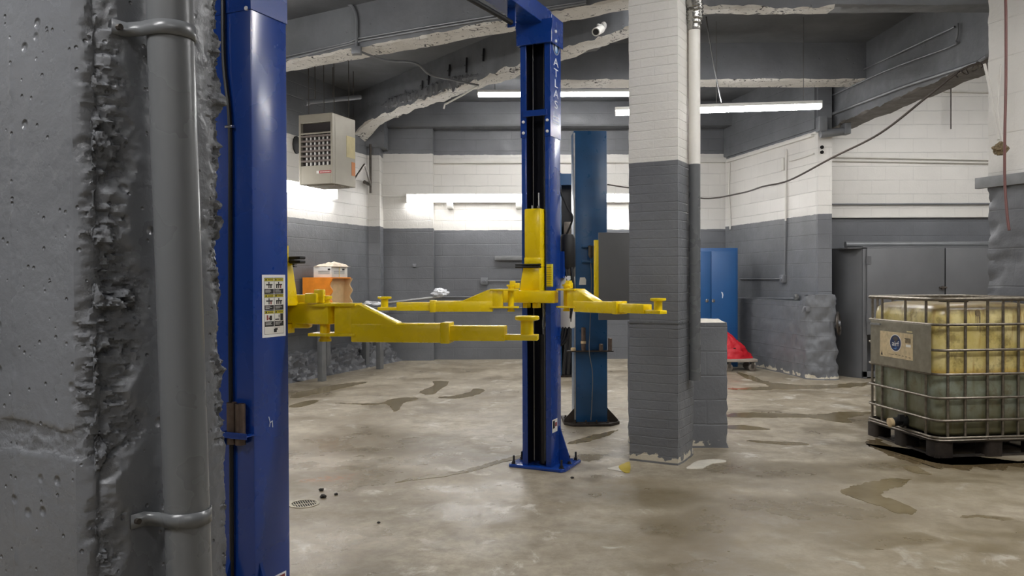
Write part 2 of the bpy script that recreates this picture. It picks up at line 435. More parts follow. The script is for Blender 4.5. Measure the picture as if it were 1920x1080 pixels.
def thing(name, label, cat, loc=(0, 0, 0), group=None):
    o = bpy.data.objects.new(name, None); C.objects.link(o); o.location = loc; o.empty_display_size = .2
    ROOT[o] = Matrix.Translation(loc); return tag(o, label, cat, group)
def tag(o, label, cat, group=None):
    o['label'] = label; o['category'] = cat
    if group: o['group'] = group
    return o
def struct(o, label=None):
    o['kind'] = 'structure'
    if label: o['label'] = label
    return o
def textm(txt, size, M, name, mat, parent, depth=.001, spacing=.95, align='CENTER'):
    cu = bpy.data.curves.new('lettering', 'FONT'); cu.body = txt; cu.size = size; cu.extrude = depth; cu.align_x = align; cu.space_line = spacing
    to = bpy.data.objects.new('tmp', cu); C.objects.link(to)
    dg = bpy.context.evaluated_depsgraph_get(); me = bpy.data.meshes.new_from_object(to.evaluated_get(dg))
    bpy.data.objects.remove(to); bpy.data.curves.remove(cu)
    me.transform(M); me.transform(ROOT[parent].inverted()); me.name = name
    me.materials.clear(); me.materials.append(MATS[mat])
    o = bpy.data.objects.new(name, me); C.objects.link(o); o.parent = parent; ROOT[o] = ROOT[parent]; return o
def frame(origin, xdir, ydir=None):
    x = Vector(xdir).normalized(); z = Vector((0, 0, 1)); y = z.cross(x) if ydir is None else Vector(ydir).normalized()
    m = Matrix((x, y, z)).transposed().to_4x4(); return Matrix.Translation(origin) @ m
def smooth_path(pts, n=6, closed=False):
    pts = [Vector(p) for p in pts]; out = []; N = len(pts)
    rng = range(N) if closed else range(N - 1)
    for i in rng:
        if closed: a, b, c, d = pts[i - 1], pts[i], pts[(i + 1) % N], pts[(i + 2) % N]
        else: a, b, c, d = pts[max(i - 1, 0)], pts[i], pts[i + 1], pts[min(i + 2, N - 1)]
        for k in range(n):
            t = k / n; out.append(.5 * ((2 * b) + (c - a) * t + (2 * a - 5 * b + 4 * c - d) * t * t + (3 * b - a - 3 * c + d) * t ** 3))
    if not closed: out.append(pts[-1])
    return out
def fbm(p, sc, o=4):
    return noise.fractal(Vector(p) * sc, .6, 2.1, o)
# ================================================================== ROOM
ZC = 4.38
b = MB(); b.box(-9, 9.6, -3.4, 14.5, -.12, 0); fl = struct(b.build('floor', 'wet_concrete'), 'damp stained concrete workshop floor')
b = MB(); b.box(-9, 9.6, -3.4, 14.5, ZC, ZC + .15); struct(b.build('ceiling', 'slab_paint'), 'grey board-marked concrete ceiling slab')

# side wall behind the bench: runs at a slant away from the camera
LD = Vector((.351, .936, 0)).normalized(); LN = Vector((LD.y, -LD.x, 0))       # along it / into the room
ML = frame(Vector((-3.13, 11.3, 0)), LD)                                     # local y points out of the room
b = MB(ML); b.box(-15, 2.62, 0, .3, 0, ZC); struct(b.build('wall_left', 'block_left'), 'block wall painted white over grey behind the bench')
# back wall in two planes
b = MB(); b.box(-2.45, -1.34, 13.66, 14.2, 0, ZC); struct(b.build('wall_back', 'block_back_a'), 'short stretch of back wall standing proud beside the corner pilaster')
b = MB(); b.box(-1.34, 3.9, 13.82, 14.2, 0, ZC); struct(b.build('wall_back', 'block_back_b'), 'wide block back wall behind the row of wall lamps')
# wall with the conduit
RA = Vector((3.70, 13.7, 0)); RB = Vector((4.237, 11.14, 0)); RDIR = (RB - RA).normalized()
MR = frame(RA, RDIR)                                                         # local x towards the camera, y outwards
RL = (RB - RA).length
b = MB(MR); b.box(-.1, RL, 0, .19, 0, ZC); wr = struct(b.build('wall_right', 'block_right'), 'block wall with conduit and ledge beside the blue locker')
b = MB(); b.box(4.237, 4.43, 11.08, 11.62, 0, ZC); struct(b.build('wall_end', 'block_right'), 'end of the conduit wall under the rising beam')
b = MB(); b.box(4.40, 9.6, 11.56, 11.9, 0, ZC); struct(b.build('wall_recess', 'block_recess'), 'white over grey block wall above the steel cabinet')
b = MB(); b.box(9.3, 9.6, -3.4, 11.6, 0, ZC); struct(b.build('wall_side', 'block_room'))
b = MB(); b.box(-9, 9.6, -3.4, -3.1, 0, ZC); struct(b.build('wall_rear', 'block_room'))

# corner pilaster between the bench wall and the back wall
b = MB(); b.box(-2.49, -2.19, 13.3, 13.75, 0, 3.58); struct(b.build('pillar_1', 'block_left'), 'corner pilaster, white over grey')
b = MB(); b.box(-2.56, -2.1, 13.24, 13.8, 3.58, ZC); struct(b.build('trim_1', 'beam_paint'), 'grey pilaster cap under the beam')

# upper bands of the back wall
b = MB(); b.box(-2.3, 3.9, 13.5, 13.9, 3.96, ZC); struct(b.build('beam_1', 'upper_band', bevel=.015), 'grey lintel beam along the top of the back wall')
b = MB(); b.box(-1.34, 3.85, 13.76, 13.84, 3.38, 3.47); struct(b.build('trim_2', 'conduit_white', bevel=.008), 'white ledge along the top of the back wall')
# right wall upper band
b = MB(MR); b.box(-.1, RL, -.03, .05, 3.46, ZC); struct(b.build('trim_3', 'upper_band'), 'grey upper band of the conduit wall')
b = MB(MR); b.box(0, RL - .05, -.05, .01, 3.36, 3.40); struct(b.build('trim_4', 'conduit_white', bevel=.006), 'white ledge along the top of the conduit wall')

def beam(name, p0, p1, w, z0, z1, label, soff='soffit_white', rough=.018, haunch=None, face='beam_paint', step=.05):
    """a cast beam; p0-p1 is the lower edge of its visible face, w its breadth to the far side"""
    p0 = Vector((p0[0], p0[1], 0)); p1 = Vector((p1[0], p1[1], 0)); d = (p1 - p0); L = d.length; d.normalize()
    M = frame(p0, d); b = MB(M); n = int(L / step)
    def zb(x):
        z = z0
        if haunch:
            for hx, hl, hd in haunch:
                t = max(0, 1 - abs(x - hx) / hl); z -= hd * t * t
        return z
    rows = [(0, z1), (0, None), ('a', None), ('b', None), (w, None), (w, z1)]
    def pt(i, j):
        x = L * j / n; k = i
        wp = M @ Vector((x, 0, 0)); r1 = fbm((wp.x, wp.y, i * 3.7), 2.2, 5); r2 = fbm((wp.x, wp.y, 9 + i), 7, 3)
        zz = zb(x)
        if k == 0: return (x, 0, z1)
        if k == 1: return (x, 0, zz + .05 + .02 * r1)
        if k == 2: return (x, .004 + .5 * rough * r2, zz + rough * (r1 + .6 * r2) + .012)
        if k == 3: return (x, .03, zz + rough * r1 * .6)
        if k == 4: return (x, w * .5, zz + rough * .4 * r2)
        if k == 5: return (x, w - .02, zz + rough * r1 * .6)
        if k == 6: return (x, w, zz + .04 + rough * r1)
        return (x, w, z1)
    K = 8
    vs = [pt(i, j) for j in range(n + 1) for i in range(K)]
    o = len(b.V); b.V += [Vector(v) for v in vs]
    b.mats = [face, soff]
    for j in range(n):
        for i in range(K):
            i2 = (i + 1) % K; b.Fc.append([j * K + i, j * K + i2, (j + 1) * K + i2, (j + 1) * K + i]); b.mi.append(1 if i in (2, 3, 4) else 0)
    b.Fc.append(list(range(K))); b.mi.append(0); b.Fc.append([n * K + i for i in range(K)][::-1]); b.mi.append(0)
    return struct(b.build(name, None, sharp=30), label)

def along(px0, py0, px1, py1, z, e0=0, e1=0):
    a = G(px0, py0, z); c = G(px1, py1, z); d = (c - a).normalized(); return a - d * e0, c + d * e1
a, c = along(537, 117, 948, 39, 3.9, 4.3, 1.6)
beam('beam_2', a, c, .33, 3.9, ZC + .02, 'long grey beam with peeling white underside above the lift', rough=.022)
B2 = (a, c)
a, c = along(669, 230, 1180, 50, 3.9, .55, .55)
beam('beam_3', a, c, .30, 3.9, ZC + .02, 'chipped slanting beam from the corner pilaster to the central pillar', rough=.05, haunch=[(0, 1.3, .38)])
B3 = (a, c)
beam('beam_4', (.16, 10.2), (4.62, 10.2), .42, 3.91, ZC + .02, 'cross beam in front of the far ceiling bay', rough=.012)
beam('beam_5', (1.35, 7.44), (3.0, 7.43), .22, 3.9, ZC + .02, 'cross beam with flaking white underside beside the brick pillar', rough=.03)
beam('beam_7', (3.0, 7.43), (9.3, 7.40), .22, 3.91, ZC + .02, 'grey cross beam over the oil tank', soff='beam_paint', rough=.012)
beam('beam_6', (4.47, 11.3), (4.62, 7.5), .36, 3.5, ZC + .02, 'deep beam rising out of the white pier towards the camera', soff='soffit_bare', rough=.028)
b = MB(); b.box(.86, 1.5, 6.0, 7.45, 3.98, ZC + .01); struct(b.build('trim_5', 'beam_paint', bevel=.02), 'grey pillar head')

# broken aggregate ridge along the slanting beam
def ridge(name, p0, p1, r, label, mat='rubble_paint', seed=1, n=140):
    p0 = Vector(p0); p1 = Vector(p1); b = MB(); d = p1 - p0
    M = frame(p0, Vector((d.x, d.y, 0))); L = Vector((d.x, d.y, 0)).length; b = MB(M); dz = d.z
    def f(i, j):
        x = L * j / n; a = 2 * math.pi * i / 10
        rr = r * (.45 + 1.1 * abs(fbm((x * 1.0, a * .35, seed), 7, 4)) + .35 * math.sin(x * 2.1 + seed) ** 2) * min(1, 8 * j / n, 8 * (n - j) / n + .02)
        return (x, -math.cos(a) * rr * .45, dz * x / L + math.sin(a) * rr)
    b.grid(10, n + 1, f, wrap=True); o = b.build(name, mat, sharp=25); return struct(o, label)
def onface(B, px, py, out=.0):       # the point of a beam's visible face at a pixel
    a, c = B; d = (Vector((c.x - a.x, c.y - a.y, 0))).normalized(); nrm = Vector((d.y, -d.x, 0)); r = ray(px, py)
    t = (Vector((a.x, a.y, 0)).dot(nrm) + out) / r.dot(nrm); return Vector((0, 0, EYE)) + r * t
ridge('trim_6', onface(B3, 712, 200), onface(B3, 905, 138), .07, 'broken aggregate line along the slanting beam')

# near pier of the side wall and low wall behind the pillar
RP0 = Vector((4.195, 7.06, 0)); RPD = Vector((.40, -.917, 0)).normalized()
MP = frame(RP0, RPD)          # local x towards the camera, y behind the face
b = MB(MP)
NX, NZ = 42, 110
def pf(i, j):
    x = 1.3 * i / (NX - 1); z = 4.0 * j / (NZ - 1)
    w = MP @ Vector((x, 0, z)); k = 1 if z < 2.26 else .25
    e = .05 * k * abs(fbm((0, 0, z), 5, 4)) * max(0, 1 - x / .12) + .03 * k * max(0, fbm(w, 4, 4)) + .02 * max(0, fbm((w.x, w.y, w.z + 4), 9, 3)) * k
    return (x + (.028 * fbm((3, 1, z), 6, 3) * k if i == 0 else 0), e, z)
b.grid(NX, NZ, pf)
b.box(.03, 1.3, .08, .5, 0, ZC); struct(b.build('pillar_2', 'stone_pier', recalc=False), 'white over grey stone pier behind the oil tank')
for f in bpy.data.objects['pillar_2'].data.polygons: pass

def lumpy_box(name, M, x0, x1, y0, y1, z0, z1, mat, label, amp, edge, step=.04, zlow=None):
    """a masonry block with worn corners: four sides as one displaced sheet plus a top"""
    per = [(x0, y0), (x1, y0), (x1, y1), (x0, y1)]; pts = []
    for k in range(4):
        a = Vector(per[k]); c = Vector(per[(k + 1) % 4]); n = max(2, int((c - a).length / step))
        for i in range(n): pts.append((a + (c - a) * i / n, i == 0))
    cx, cy = (x0 + x1) / 2, (y0 + y1) / 2; n = len(pts); nz = int((z1 - z0) / step) + 1; b = MB(M)
    def f(i, j):
        p, cor = pts[i]; z = z0 + (z1 - z0) * j / nz; q = M @ Vector((p.x, p.y, z))
        dcor = min((Vector((p.x - a, p.y - c_))).length for a, c_ in per)
        low = 1 if zlow is None else max(0, 1 - (z - z0) / zlow)
        e = amp * (.3 + low) * fbm(q, 3, 4) - edge * max(0, 1 - dcor / .06) * (.35 + abs(fbm(q, 9, 4)) * (1 + 2 * low))
        d = Vector((p.x - cx, p.y - cy)); dx = math.copysign(1, d.x) if abs(d.x) > (x1 - x0) / 2 - 1e-4 else 0; dy = math.copysign(1, d.y) if abs(d.y) > (y1 - y0) / 2 - 1e-4 else 0
        return (p.x + dx * e, p.y + dy * e, z)
    vs = [f(i, j) for j in range(nz + 1) for i in range(n)]
    fs = [(j * n + i, j * n + (i + 1) % n, (j + 1) * n + (i + 1) % n, (j + 1) * n + i) for j in range(nz) for i in range(n)]
    fs.append(tuple(nz * n + i for i in range(n))); b.add(vs, fs)
    return struct(b.build(name, mat, sharp=40), label)
# central pillar
A1 = Vector((1.235, 5.935, 0)); MC = frame(A1, Vector((-.875, .484, 0)).normalized())   # local x along the front face, y outwards?
# use a frame whose x runs along the front face from its far corner to the near corner
A0 = Vector((.892, 6.12, 0)); MC = frame(A0, (A1 - A0)); FW = (A1 - A0).length
lumpy_box('pillar_3', MC, 0, FW, 0, .42, 0, ZC, 'brick_pillar', 'square brick pillar, white over grey, in the middle of the shop', .006, .006, .035, zlow=.8)
b = MB(MC); b.box(-.004, FW + .004, -.004, .42, 1.055, 1.065); struct(b.build('trim_7', 'pipe_grey'), 'mortar ledge round the brick pillar')
lumpy_box('wall_low', Matrix(), .985, 1.775, 6.56, 6.86, 0, 1.03, 'block_low', 'low grey block wall stub behind the brick pillar', .01, .012, .04, zlow=.5)
b = MB(); b.grid(24, 8, lambda i, j: (1.0 + .765 * i / 23, 6.575 + .27 * j / 7, 1.03 + .03 * math.sin(math.pi * j / 7) * (.7 + .5 * fbm((i * .2, j * .2, 1), 1, 2)) * (1 if 0 < i < 23 else 0)))
struct(b.build('trim_8', 'paint_pale'), 'pale mortar cap on the low wall stub')

# skirt wall under the conduit wall, wrapped round its end
iw = lambda x, y: MR @ Vector((x, y, 0))
path = [iw(-.05, -.16), iw(.5, -.16), iw(1.0, -.165), iw(1.6, -.17), iw(2.1, -.175), iw(2.42, -.19), Vector((4.06, 11.03, 0)), Vector((4.13, 10.94, 0)), Vector((4.26, 10.91, 0)), Vector((4.39, 10.92, 0)), Vector((4.435, 10.99, 0)), Vector((4.44, 11.2, 0)), Vector((4.44, 11.55, 0))]
path = smooth_path(path, 12); NP = len(path); NZK = 40
def skirt(i, j, inset=0.0):
    t = j / (NZK - 1); p = path[i]; tg = (path[min(i + 1, NP - 1)] - path[max(i - 1, 0)]).normalized(); n = Vector((-tg.y, tg.x, 0))     # into the wall
    endk = sm0((i - NP * .42) / (NP * .12)); z = (1.06 + .10 * endk) * t
    q = (p.x, p.y, z); a = fbm(q, 3, 4); c = fbm((q[0] + 5, q[1], q[2]), 8, 3)
    e = .008 * c + endk * (.02 * a + .009 * c + .012 * math.sin(t * 7)) + (.05 * endk * (1 - t) ** 6)
    o = p - n * e + n * inset
    return (o.x, o.y, z + .012 * c * endk * (t > .9))
def sm0(x): x = max(0, min(1, x)); return x * x * (3 - 2 * x)
b = MB(); b.grid(NP, NZK, skirt)
b.grid(NP, 4, lambda i, j: (lambda q: (q[0], q[1], q[2] + .006 * (j == 1) - .012 * (j == 3)))(skirt(i, NZK - 1, .09 * j)))
struct(b.build('wall_skirt', 'skirt_paint', sharp=50), 'grey skirt wall with a lumpy rounded corner')

# rubble footing under the bench wall
b = MB(ML)
def foot(i, j):
    x = -2.2 + 5.0 * i / 150; t = j / 14
    w = (x, t, 3); r = fbm((x, t * .5, 1), 5, 5); r2 = fbm((x, t, 7), 13, 3)
    y = -.30 * (1 - t * .75) - .07 * r - .03 * r2 if j else -.34
    z = .34 * t + (.05 * r if 0 < j else 0) + .03 * r2 * (j > 0)
    if j == 14: y = .02
    return (x, y, max(0, z))
b.grid(151, 15, foot); struct(b.build('baseboard_left', 'rubble_paint', sharp=30), 'rough rubble footing under the bench wall')
b = MB(); 
def foot2(i, j):
    x = -2.56 + .46 * i / 20; t = j / 12; r = fbm((x, t, 4), 6, 4)
    return (x, 13.16 + .1 * t - .05 * r, max(0, .52 * t + .03 * r * (j > 0)))
b.grid(21, 13, foot2); b.box(-2.52, -2.14, 13.24, 13.4, 0, .5); struct(b.build('trim_9', 'rubble_paint', sharp=30), 'rubble foot of the corner pilaster')

# ---------------------------------------------------------------- near pier with the pipe
PY0 = 1.70; PC = Vector((-.527 * PY0, PY0, 0))          # its broken corner
DB = Vector((.45, .893, 0)).normalized(); DA = Vector((-.893, .45, 0)).normalized()
LB = .375; LA = .75
NA = Vector((-.45, -.893, 0)).normalized(); NB = Vector((.893, -.45, 0)).normalized()
ss = []; s = -LA
while s < LB + .26:
    ss.append(s); s += (.02 if s < -.3 else .0048)
zs = [0, .25, .5]; z = .58
while z < 2.2: zs.append(z); z += .0048
zs += [2.4, 3.2, ZC]
def sm(a, b_, x):
    t = max(0, min(1, (x - a) / (b_ - a))); return t * t * (3 - 2 * t)
def pier_pt(s, z):
    if s <= 0: p = PC + DA * (-s)
    elif s <= LB: p = PC + DB * s
    else: p = PC + DB * LB + DA * (s - LB)
    t = sm(-.05, .05, s); nrm = (NA * (1 - t) + NB * t)
    if s > LB - .05: u = sm(LB - .04, LB + .04, s); nrm = NB * (1 - u) + DB * u
    nrm = nrm.normalized(); p = Vector((p.x, p.y, z)); q = (s, .7, z)
    g = fbm((s * .6, 1.3, z), 2.6, 3); h = fbm((s, 4.2, z), 10, 4); k = fbm((s, 8.2, z), 26, 4)
    c = noise.cell_vector(Vector((s * 40, 3, z * 40)))[0]
    vd = noise.voronoi(Vector((s * 34 + 2 * h, 1.5, z * 44 + 2 * g)))[0]; peb = min(1, vd[0] * 1.6)     # rounded stones
    qq = Vector((s * 30 + 2 * h, 1.5, z * 34 + 2 * g)); vq = noise.voronoi(qq)[1][0]; rv = noise.cell_vector(vq * 7.31); fac = ((qq - vq).dot(rv - Vector((.5, .5, .5))) * 1.3 + (rv.x - .5)) * .017
    # how badly the corner is broken at this height
    bz = .30 + .85 * sm(.93, 1.12, z) * (1 - sm(1.36, 1.52, z)) + .55 * sm(1.58, 1.66, z) * (1 - sm(1.74, 1.84, z)) + .35 * g
    bz = max(.12, min(1.2, bz))
    wB = .045 + .11 * bz; wA = .025 + .03 * bz
    m = (1 - sm(wB * .35, wB, s + .035 * h)) if s > 0 else (1 - sm(wA * .4, wA, -s + .02 * h))
    dep = m * (.012 + .012 * bz + (.018 * h + .012 * k + fac) * min(1, bz + .15))
    dep += .036 * max(0, 1 - abs(s) / .055) * (.85 + .3 * h)            # the arris itself is gone
    em = 1 - sm(.0, .06 + .03 * g, abs(s - LB) + .02 * h)
    if z < 1.005 + .02 * h: em *= .3
    dep += em * (.020 + .018 * h + .008 * k + .7 * fac)
    if s < -.02: dep += .005 * (1 - sm(.02, .04, abs(z - 1.045 + .012 * h))) * (1 + k)
    dep -= .003 * (.5 + h) * (1 - sm(.003, .009, abs(s + .268)))
    BRK.append(max(0, min(1, m * (.5 + bz) + em * .8 + (.5 if s < -.02 and abs(z - 1.045 + .012 * h) < .03 else 0))))
    return p - nrm * (dep - .0012 * h - .0005 * k)
BRK = []
b = MB(); nu = len(ss); b.grid(nu, len(zs), lambda i, j: pier_pt(ss[i], zs[j]))
pier = struct(b.build('wall_pier', 'pier_paint', sharp=24), 'grey concrete pier with a broken corner close to the camera')

at_ = pier.data.attributes.new('broken', 'FLOAT', 'POINT'); at_.data.foreach_set('value', BRK)
# grey pipe strapped to the pier
pt_ = G(0, 0) 
MB_ = frame(PC, DB)          # x along the second face, y behind it (into the pier)
def pipe_at(py):
    px = 317.5 + (355 - 317.5) * py / 1080
    # the pipe's axis lies .075 m in front of the second face
    o = PC + NB * .072; r = ray(px, py); t = o.dot(NB) / r.dot(NB) if False else None
    # intersect the ray with the plane parallel to the face
    n = NB; cpt = Vector((0, 0, EYE)); t = (o - cpt).dot(n) / r.dot(n); return cpt + r * t
p0 = pipe_at(0); p1 = pipe_at(1080); d = (p1 - p0).normalized()
top = p0 - d * ((ZC - p0.z) / -d.z) if d.z else p0
top = p0 + d * ((ZC - p0.z) / d.z); bot = p0 + d * ((0 - p0.z) / d.z)
PR = .0495
pipe = thing('drain_pipe', 'fat grey painted pipe strapped to the near concrete pier', 'pipe', bot)
b = MB(); b.cyl(bot, top, PR, 32); b.build('pipe_run', 'pipe_grey', pipe)
for py in (62, 966):
    c = pipe_at(py); b = MB(frame(c, DB)); 
    # strap: half ring round the pipe with two flat ears on the wall
    w = .016; t_ = .004; pts = []
    for k in range(25):
        a = math.pi * (k / 24); pts.append((-math.cos(a) * (PR + t_), -math.sin(a) * (PR + t_)))
    pts = [(-(PR + .045), .068), (-(PR + .012), .066), (-(PR + .003), .03)] + pts + [(PR + .003, .03), (PR + .012, .066), (PR + .04, .068)]
    inner = [(x, y) for x, y in pts]
    vs = []; fs = []
    for x, y in pts:
        vs += [(x, y, -w), (x, y, w)]
    for k in range(len(pts) - 1): fs.append((2 * k, 2 * k + 1, 2 * k + 3, 2 * k + 2))
    b.add(vs, fs); o = b.build('pipe_strap', 'pipe_grey', pipe, recalc=False)
    md = o.modifiers.new('thick', 'SOLIDIFY'); md.thickness = .004; md.offset = 1
    b = MB(frame(c, DB)); b.cyl((-(PR + .032), .068, 0), (-(PR + .032), .058, 0), .007, 8); b.build('screw', 'steel_dark', pipe)
# ================================================================== TWO-POST LIFT
TH = R(24.6); LR = Vector((math.cos(TH), -math.sin(TH), 0)); LNN = Vector((-math.sin(TH), -math.cos(TH), 0))   # across / from far post to near post
CW, CD, CT = .229, .20, .007; LIP = .042; ZT = 3.24
KF = Vector((.281, 5.80, 0)); BN = Vector((-.909, 3.246, 0))
MF = frame(KF - LR * CW / 2, LR)          # far post: local y away from the opening
MN = frame(BN - LR * CW / 2, -LR)         # near post, turned to face it
def chan(w, d, t, lip):
    a = w / 2
    return [(-a + lip, 0), (-a, 0), (-a, d), (a, d), (a, 0), (a - lip, 0), (a - lip, t), (a - t, t), (a - t, d - t), (-a + t, d - t), (-a + t, t), (-a + lip, t)]
lift = thing('two_post_lift', 'blue two post car lift with yellow swing arms and overhead beam', 'car lift', tuple(MF @ Vector((0, .1, 0))))
def P_(M, x, y, z): return M @ Vector((x, y, z))
cols = []
for M, far in ((MF, True), (MN, False)):
    b = MB(M); b.prism(chan(CW, CD, CT, LIP), 'z', 0, ZT); col = b.build('column', 'lift_blue', lift, bevel=.004, seg=2); cols.append(col)
    def sub(bm, name, mat=None, **k): 
        # a sub-part of this column
        o = bm.build(name, mat, lift, **k); o.parent = col; return o
    b = MB(M); a = CW / 2 + .004
    b.prism([(-a + LIP + .02, -.004), (-a, -.004), (-a, CD + .004), (a, CD + .004), (a, -.004), (a - LIP - .004, -.004), (a - LIP - .004, 0), (a - .004, 0), (a - .004, CD), (-a + .004, CD), (-a + .004, 0), (-a + LIP + .004, 0), (-a + LIP + .004, -.004)][1:], 'z', 2.43, ZT + .012)
    sub(b, 'column_extension', 'lift_blue', bevel=.001, seg=1)
    b = MB(M); b.box(-CW / 2 + CT + .002, CW / 2 - CT - .002, CD - CT - .012, CD - CT - .003, .02, ZT - .02)
    for sx in (-1, 1): b.box(sx * (CW / 2 - CT - .008) - .004, sx * (CW / 2 - CT - .008) + .004, CT + .002, CD - CT - .012, .02, ZT - .02)
    sub(b, 'dark_liner', 'shade_and_grease')  # dark liner paints in the shade and grease inside the post
    b = MB(M); b.box(-.07, .07, -.006, -.001, 2.61, 2.67); b.box(-CW / 2, CW / 2, -.014, -.005, 2.60, 2.64) if False else None
    b = MB(M); b.box(-CW / 2 + .02, CW / 2 - .02, -.016, -.006, 2.58, 2.625); sub(b, 'tie_strap', 'lift_blue', bevel=.002, seg=1)
    for sx in (-1, 1):
        for zz in (2.465, 2.545):
            b = MB(M); b.lathe([(.0, .0), (.011, 0), (.011, .006), (.006, .009)], (sx * (CW / 2 - .02), -.005, zz), (0, -1, 0), 10); sub(b, 'bolt', 'sheen_white')
    # base plate with gussets
    b = MB(M); b.prism([(-.215, -.02), (.2, -.035), (.225, 0), (.225, .33), (.2, .35), (-.2, .35), (-.225, .33), (-.225, .0)], 'z', 0, .022); sub(b, 'base_plate', 'lift_blue', bevel=.004)
    for sx in (-1, 1):
        b = MB(M); x0 = sx * CW / 2; x1 = sx * (CW / 2 + .1); b.prism([(x0, .022), (x0 + sx * .085, .022), (x0 + sx * .085, .05), (x0, .30)], 'y', CD - .04, CD - .025); sub(b, 'gusset', 'lift_blue')
    b = MB(M); b.prism([(CD, .022), (CD + .12, .022), (CD + .12, .06), (CD, .36)], 'x', -.01, .005); sub(b, 'gusset', 'lift_blue')
    for ax, ay in ((-.19, .01), (.19, .01), (-.19, .31), (.19, .31), (-.19, .16), (.19, .17)):
        b = MB(M); b.lathe([(.022, 0), (.022, .004), (.014, .004), (.014, .02), (.008, .02), (.008, .06), (.006, .062)], (ax, ay, .022), (0, 0, 1), 8); sub(b, 'anchor_bolt', 'grease_black')
    # ram, cables
    b = MB(M); b.cyl((.02, .09, .03), (.02, .09, .985), .033, 18); sub(b, 'hydraulic_ram', 'grease_black')
    b = MB(M); b.cyl((.02, .09, .985), (.02, .09, 1.24), .011, 12); sub(b, 'piston_rod', 'chrome')
    for x in (-.045, .042):
        b = MB(M); b.cyl((x, .06, .05), (x, .06, 3.2), .0035, 6); sub(b, 'lift_cable', 'steel')
    if far:
        b = MB(M); b.tube(smooth_path([(.05, .03, 1.17), (.07, .02, 1.12), (.062, .02, 1.05), (.045, .02, 1.03), (.04, .02, 1.08), (.055, .02, 1.14)], 5), .0025, 6); sub(b, 'pull_cord', 'steel')
        # crest and lettering down the side
        xs = CW / 2 + .0055
        MT = M @ Matrix(((0, 0, 1, xs), (1, 0, 0, CD * .52), (0, 1, 0, 0), (0, 0, 0, 1)))
        textm('A\nT\nL\nA\nS', .084, MT @ Matrix.Translation((.0, 2.955, 0)) @ Matrix.Diagonal((1.75, 1, 1, 1)), 'lettering', 'decal_pale', lift, .0006, .92).parent = col
        b = MB(MT); b.use('ink_navy')
        b.lathe([(.058, 0), (.058, .0008)], (0, 3.10, 0), (0, 0, 1), 28); b.use('decal_silver'); b.tube([(.061 * math.cos(t * math.pi / 14), 3.10 + .061 * math.sin(t * math.pi / 14), .001) for t in range(28)], .0035, 5, closed=True)
        b.use('ink_lightblue'); b.lathe([(.03, .0008), (.03, .0014)], (.004, 3.08, 0), (0, 0, 1), 16); b.use('decal_pale'); b.prism([(-.016, 3.07), (.0, 3.055), (.012, 3.09), (.006, 3.125), (-.012, 3.145), (-.022, 3.11)], 'z', .0014, .002)
        o = sub(b, 'crest', None)
        b = MB(MT); b.use('decal_pale')
        for k in range(3):
            for q in range(5): b.box(-.06 + q * .025, -.06 + q * .025 + .018, 2.575 - k * .022, 2.585 - k * .022, .0, .0006)
        sub(b, 'small_print', None)
        b = MB(M); b.use('paper_white'); b.box(CW / 2, CW / 2 + .001, .02, .12, .27, .365); b.use('ink_black'); b.box(CW / 2 + .001, CW / 2 + .0014, .03, .07, .30, .355); b.use('ink_red'); b.box(CW / 2 + .001, CW / 2 + .0014, .075, .112, .31, .34); sub(b, 'sticker', None)
        b = MB(M); b.tube([(CW / 2 + .001, .1 + .03 * math.cos(t * .3927), .92 + .052 * math.sin(t * .3927)) for t in range(16)], .003, 6, closed=True); sub(b, 'access_cover', 'lift_blue')
        b = MB(M); b.prism([(-.13, 3.10), (.13, 3.10), (.15, 3.27), (-.15, 3.27)], 'y', -.03, -.008); b.box(-.14, -.13, -.03, .2, 3.1, 3.3); b.box(.13, .14, -.03, .2, 3.1, 3.3); sub(b, 'header_bracket', 'lift_blue', bevel=.002, seg=1)
        for zz in (3.12, 3.19):
            b = MB(M); b.lathe([(.012, 0), (.012, .008), (.006, .012)], (.14, .04, zz), (1, 0, 0), 8); sub(b, 'bolt', 'sheen_white')
    else:
        x0 = -CW / 2 - .0005      # the side seen from the camera carries the safety label
        def zy(v): return v
        MT = M @ Matrix(((0, 0, -1, x0), (-1, 0, 0, CD * .5), (0, 1, 0, 0), (0, 0, 0, 1)))    # u towards the lips, v up, w out
        b = MB(MT); b.use('sheen_white'); U0, U1, V0, V1 = -.052, .082, 1.172, 1.418
        b.box(U0, U1, V0, V1, 0, .0012); W = U1 - U0; H = V1 - V0
        def cell(u0, u1, v0, v1, mat, k=0): b.use(mat); b.box(U0 + u0 * W, U0 + u1 * W, V0 + v0 * H, V0 + v1 * H, .0012, .0016 + k * .0004)
        rnd = random.Random(3)
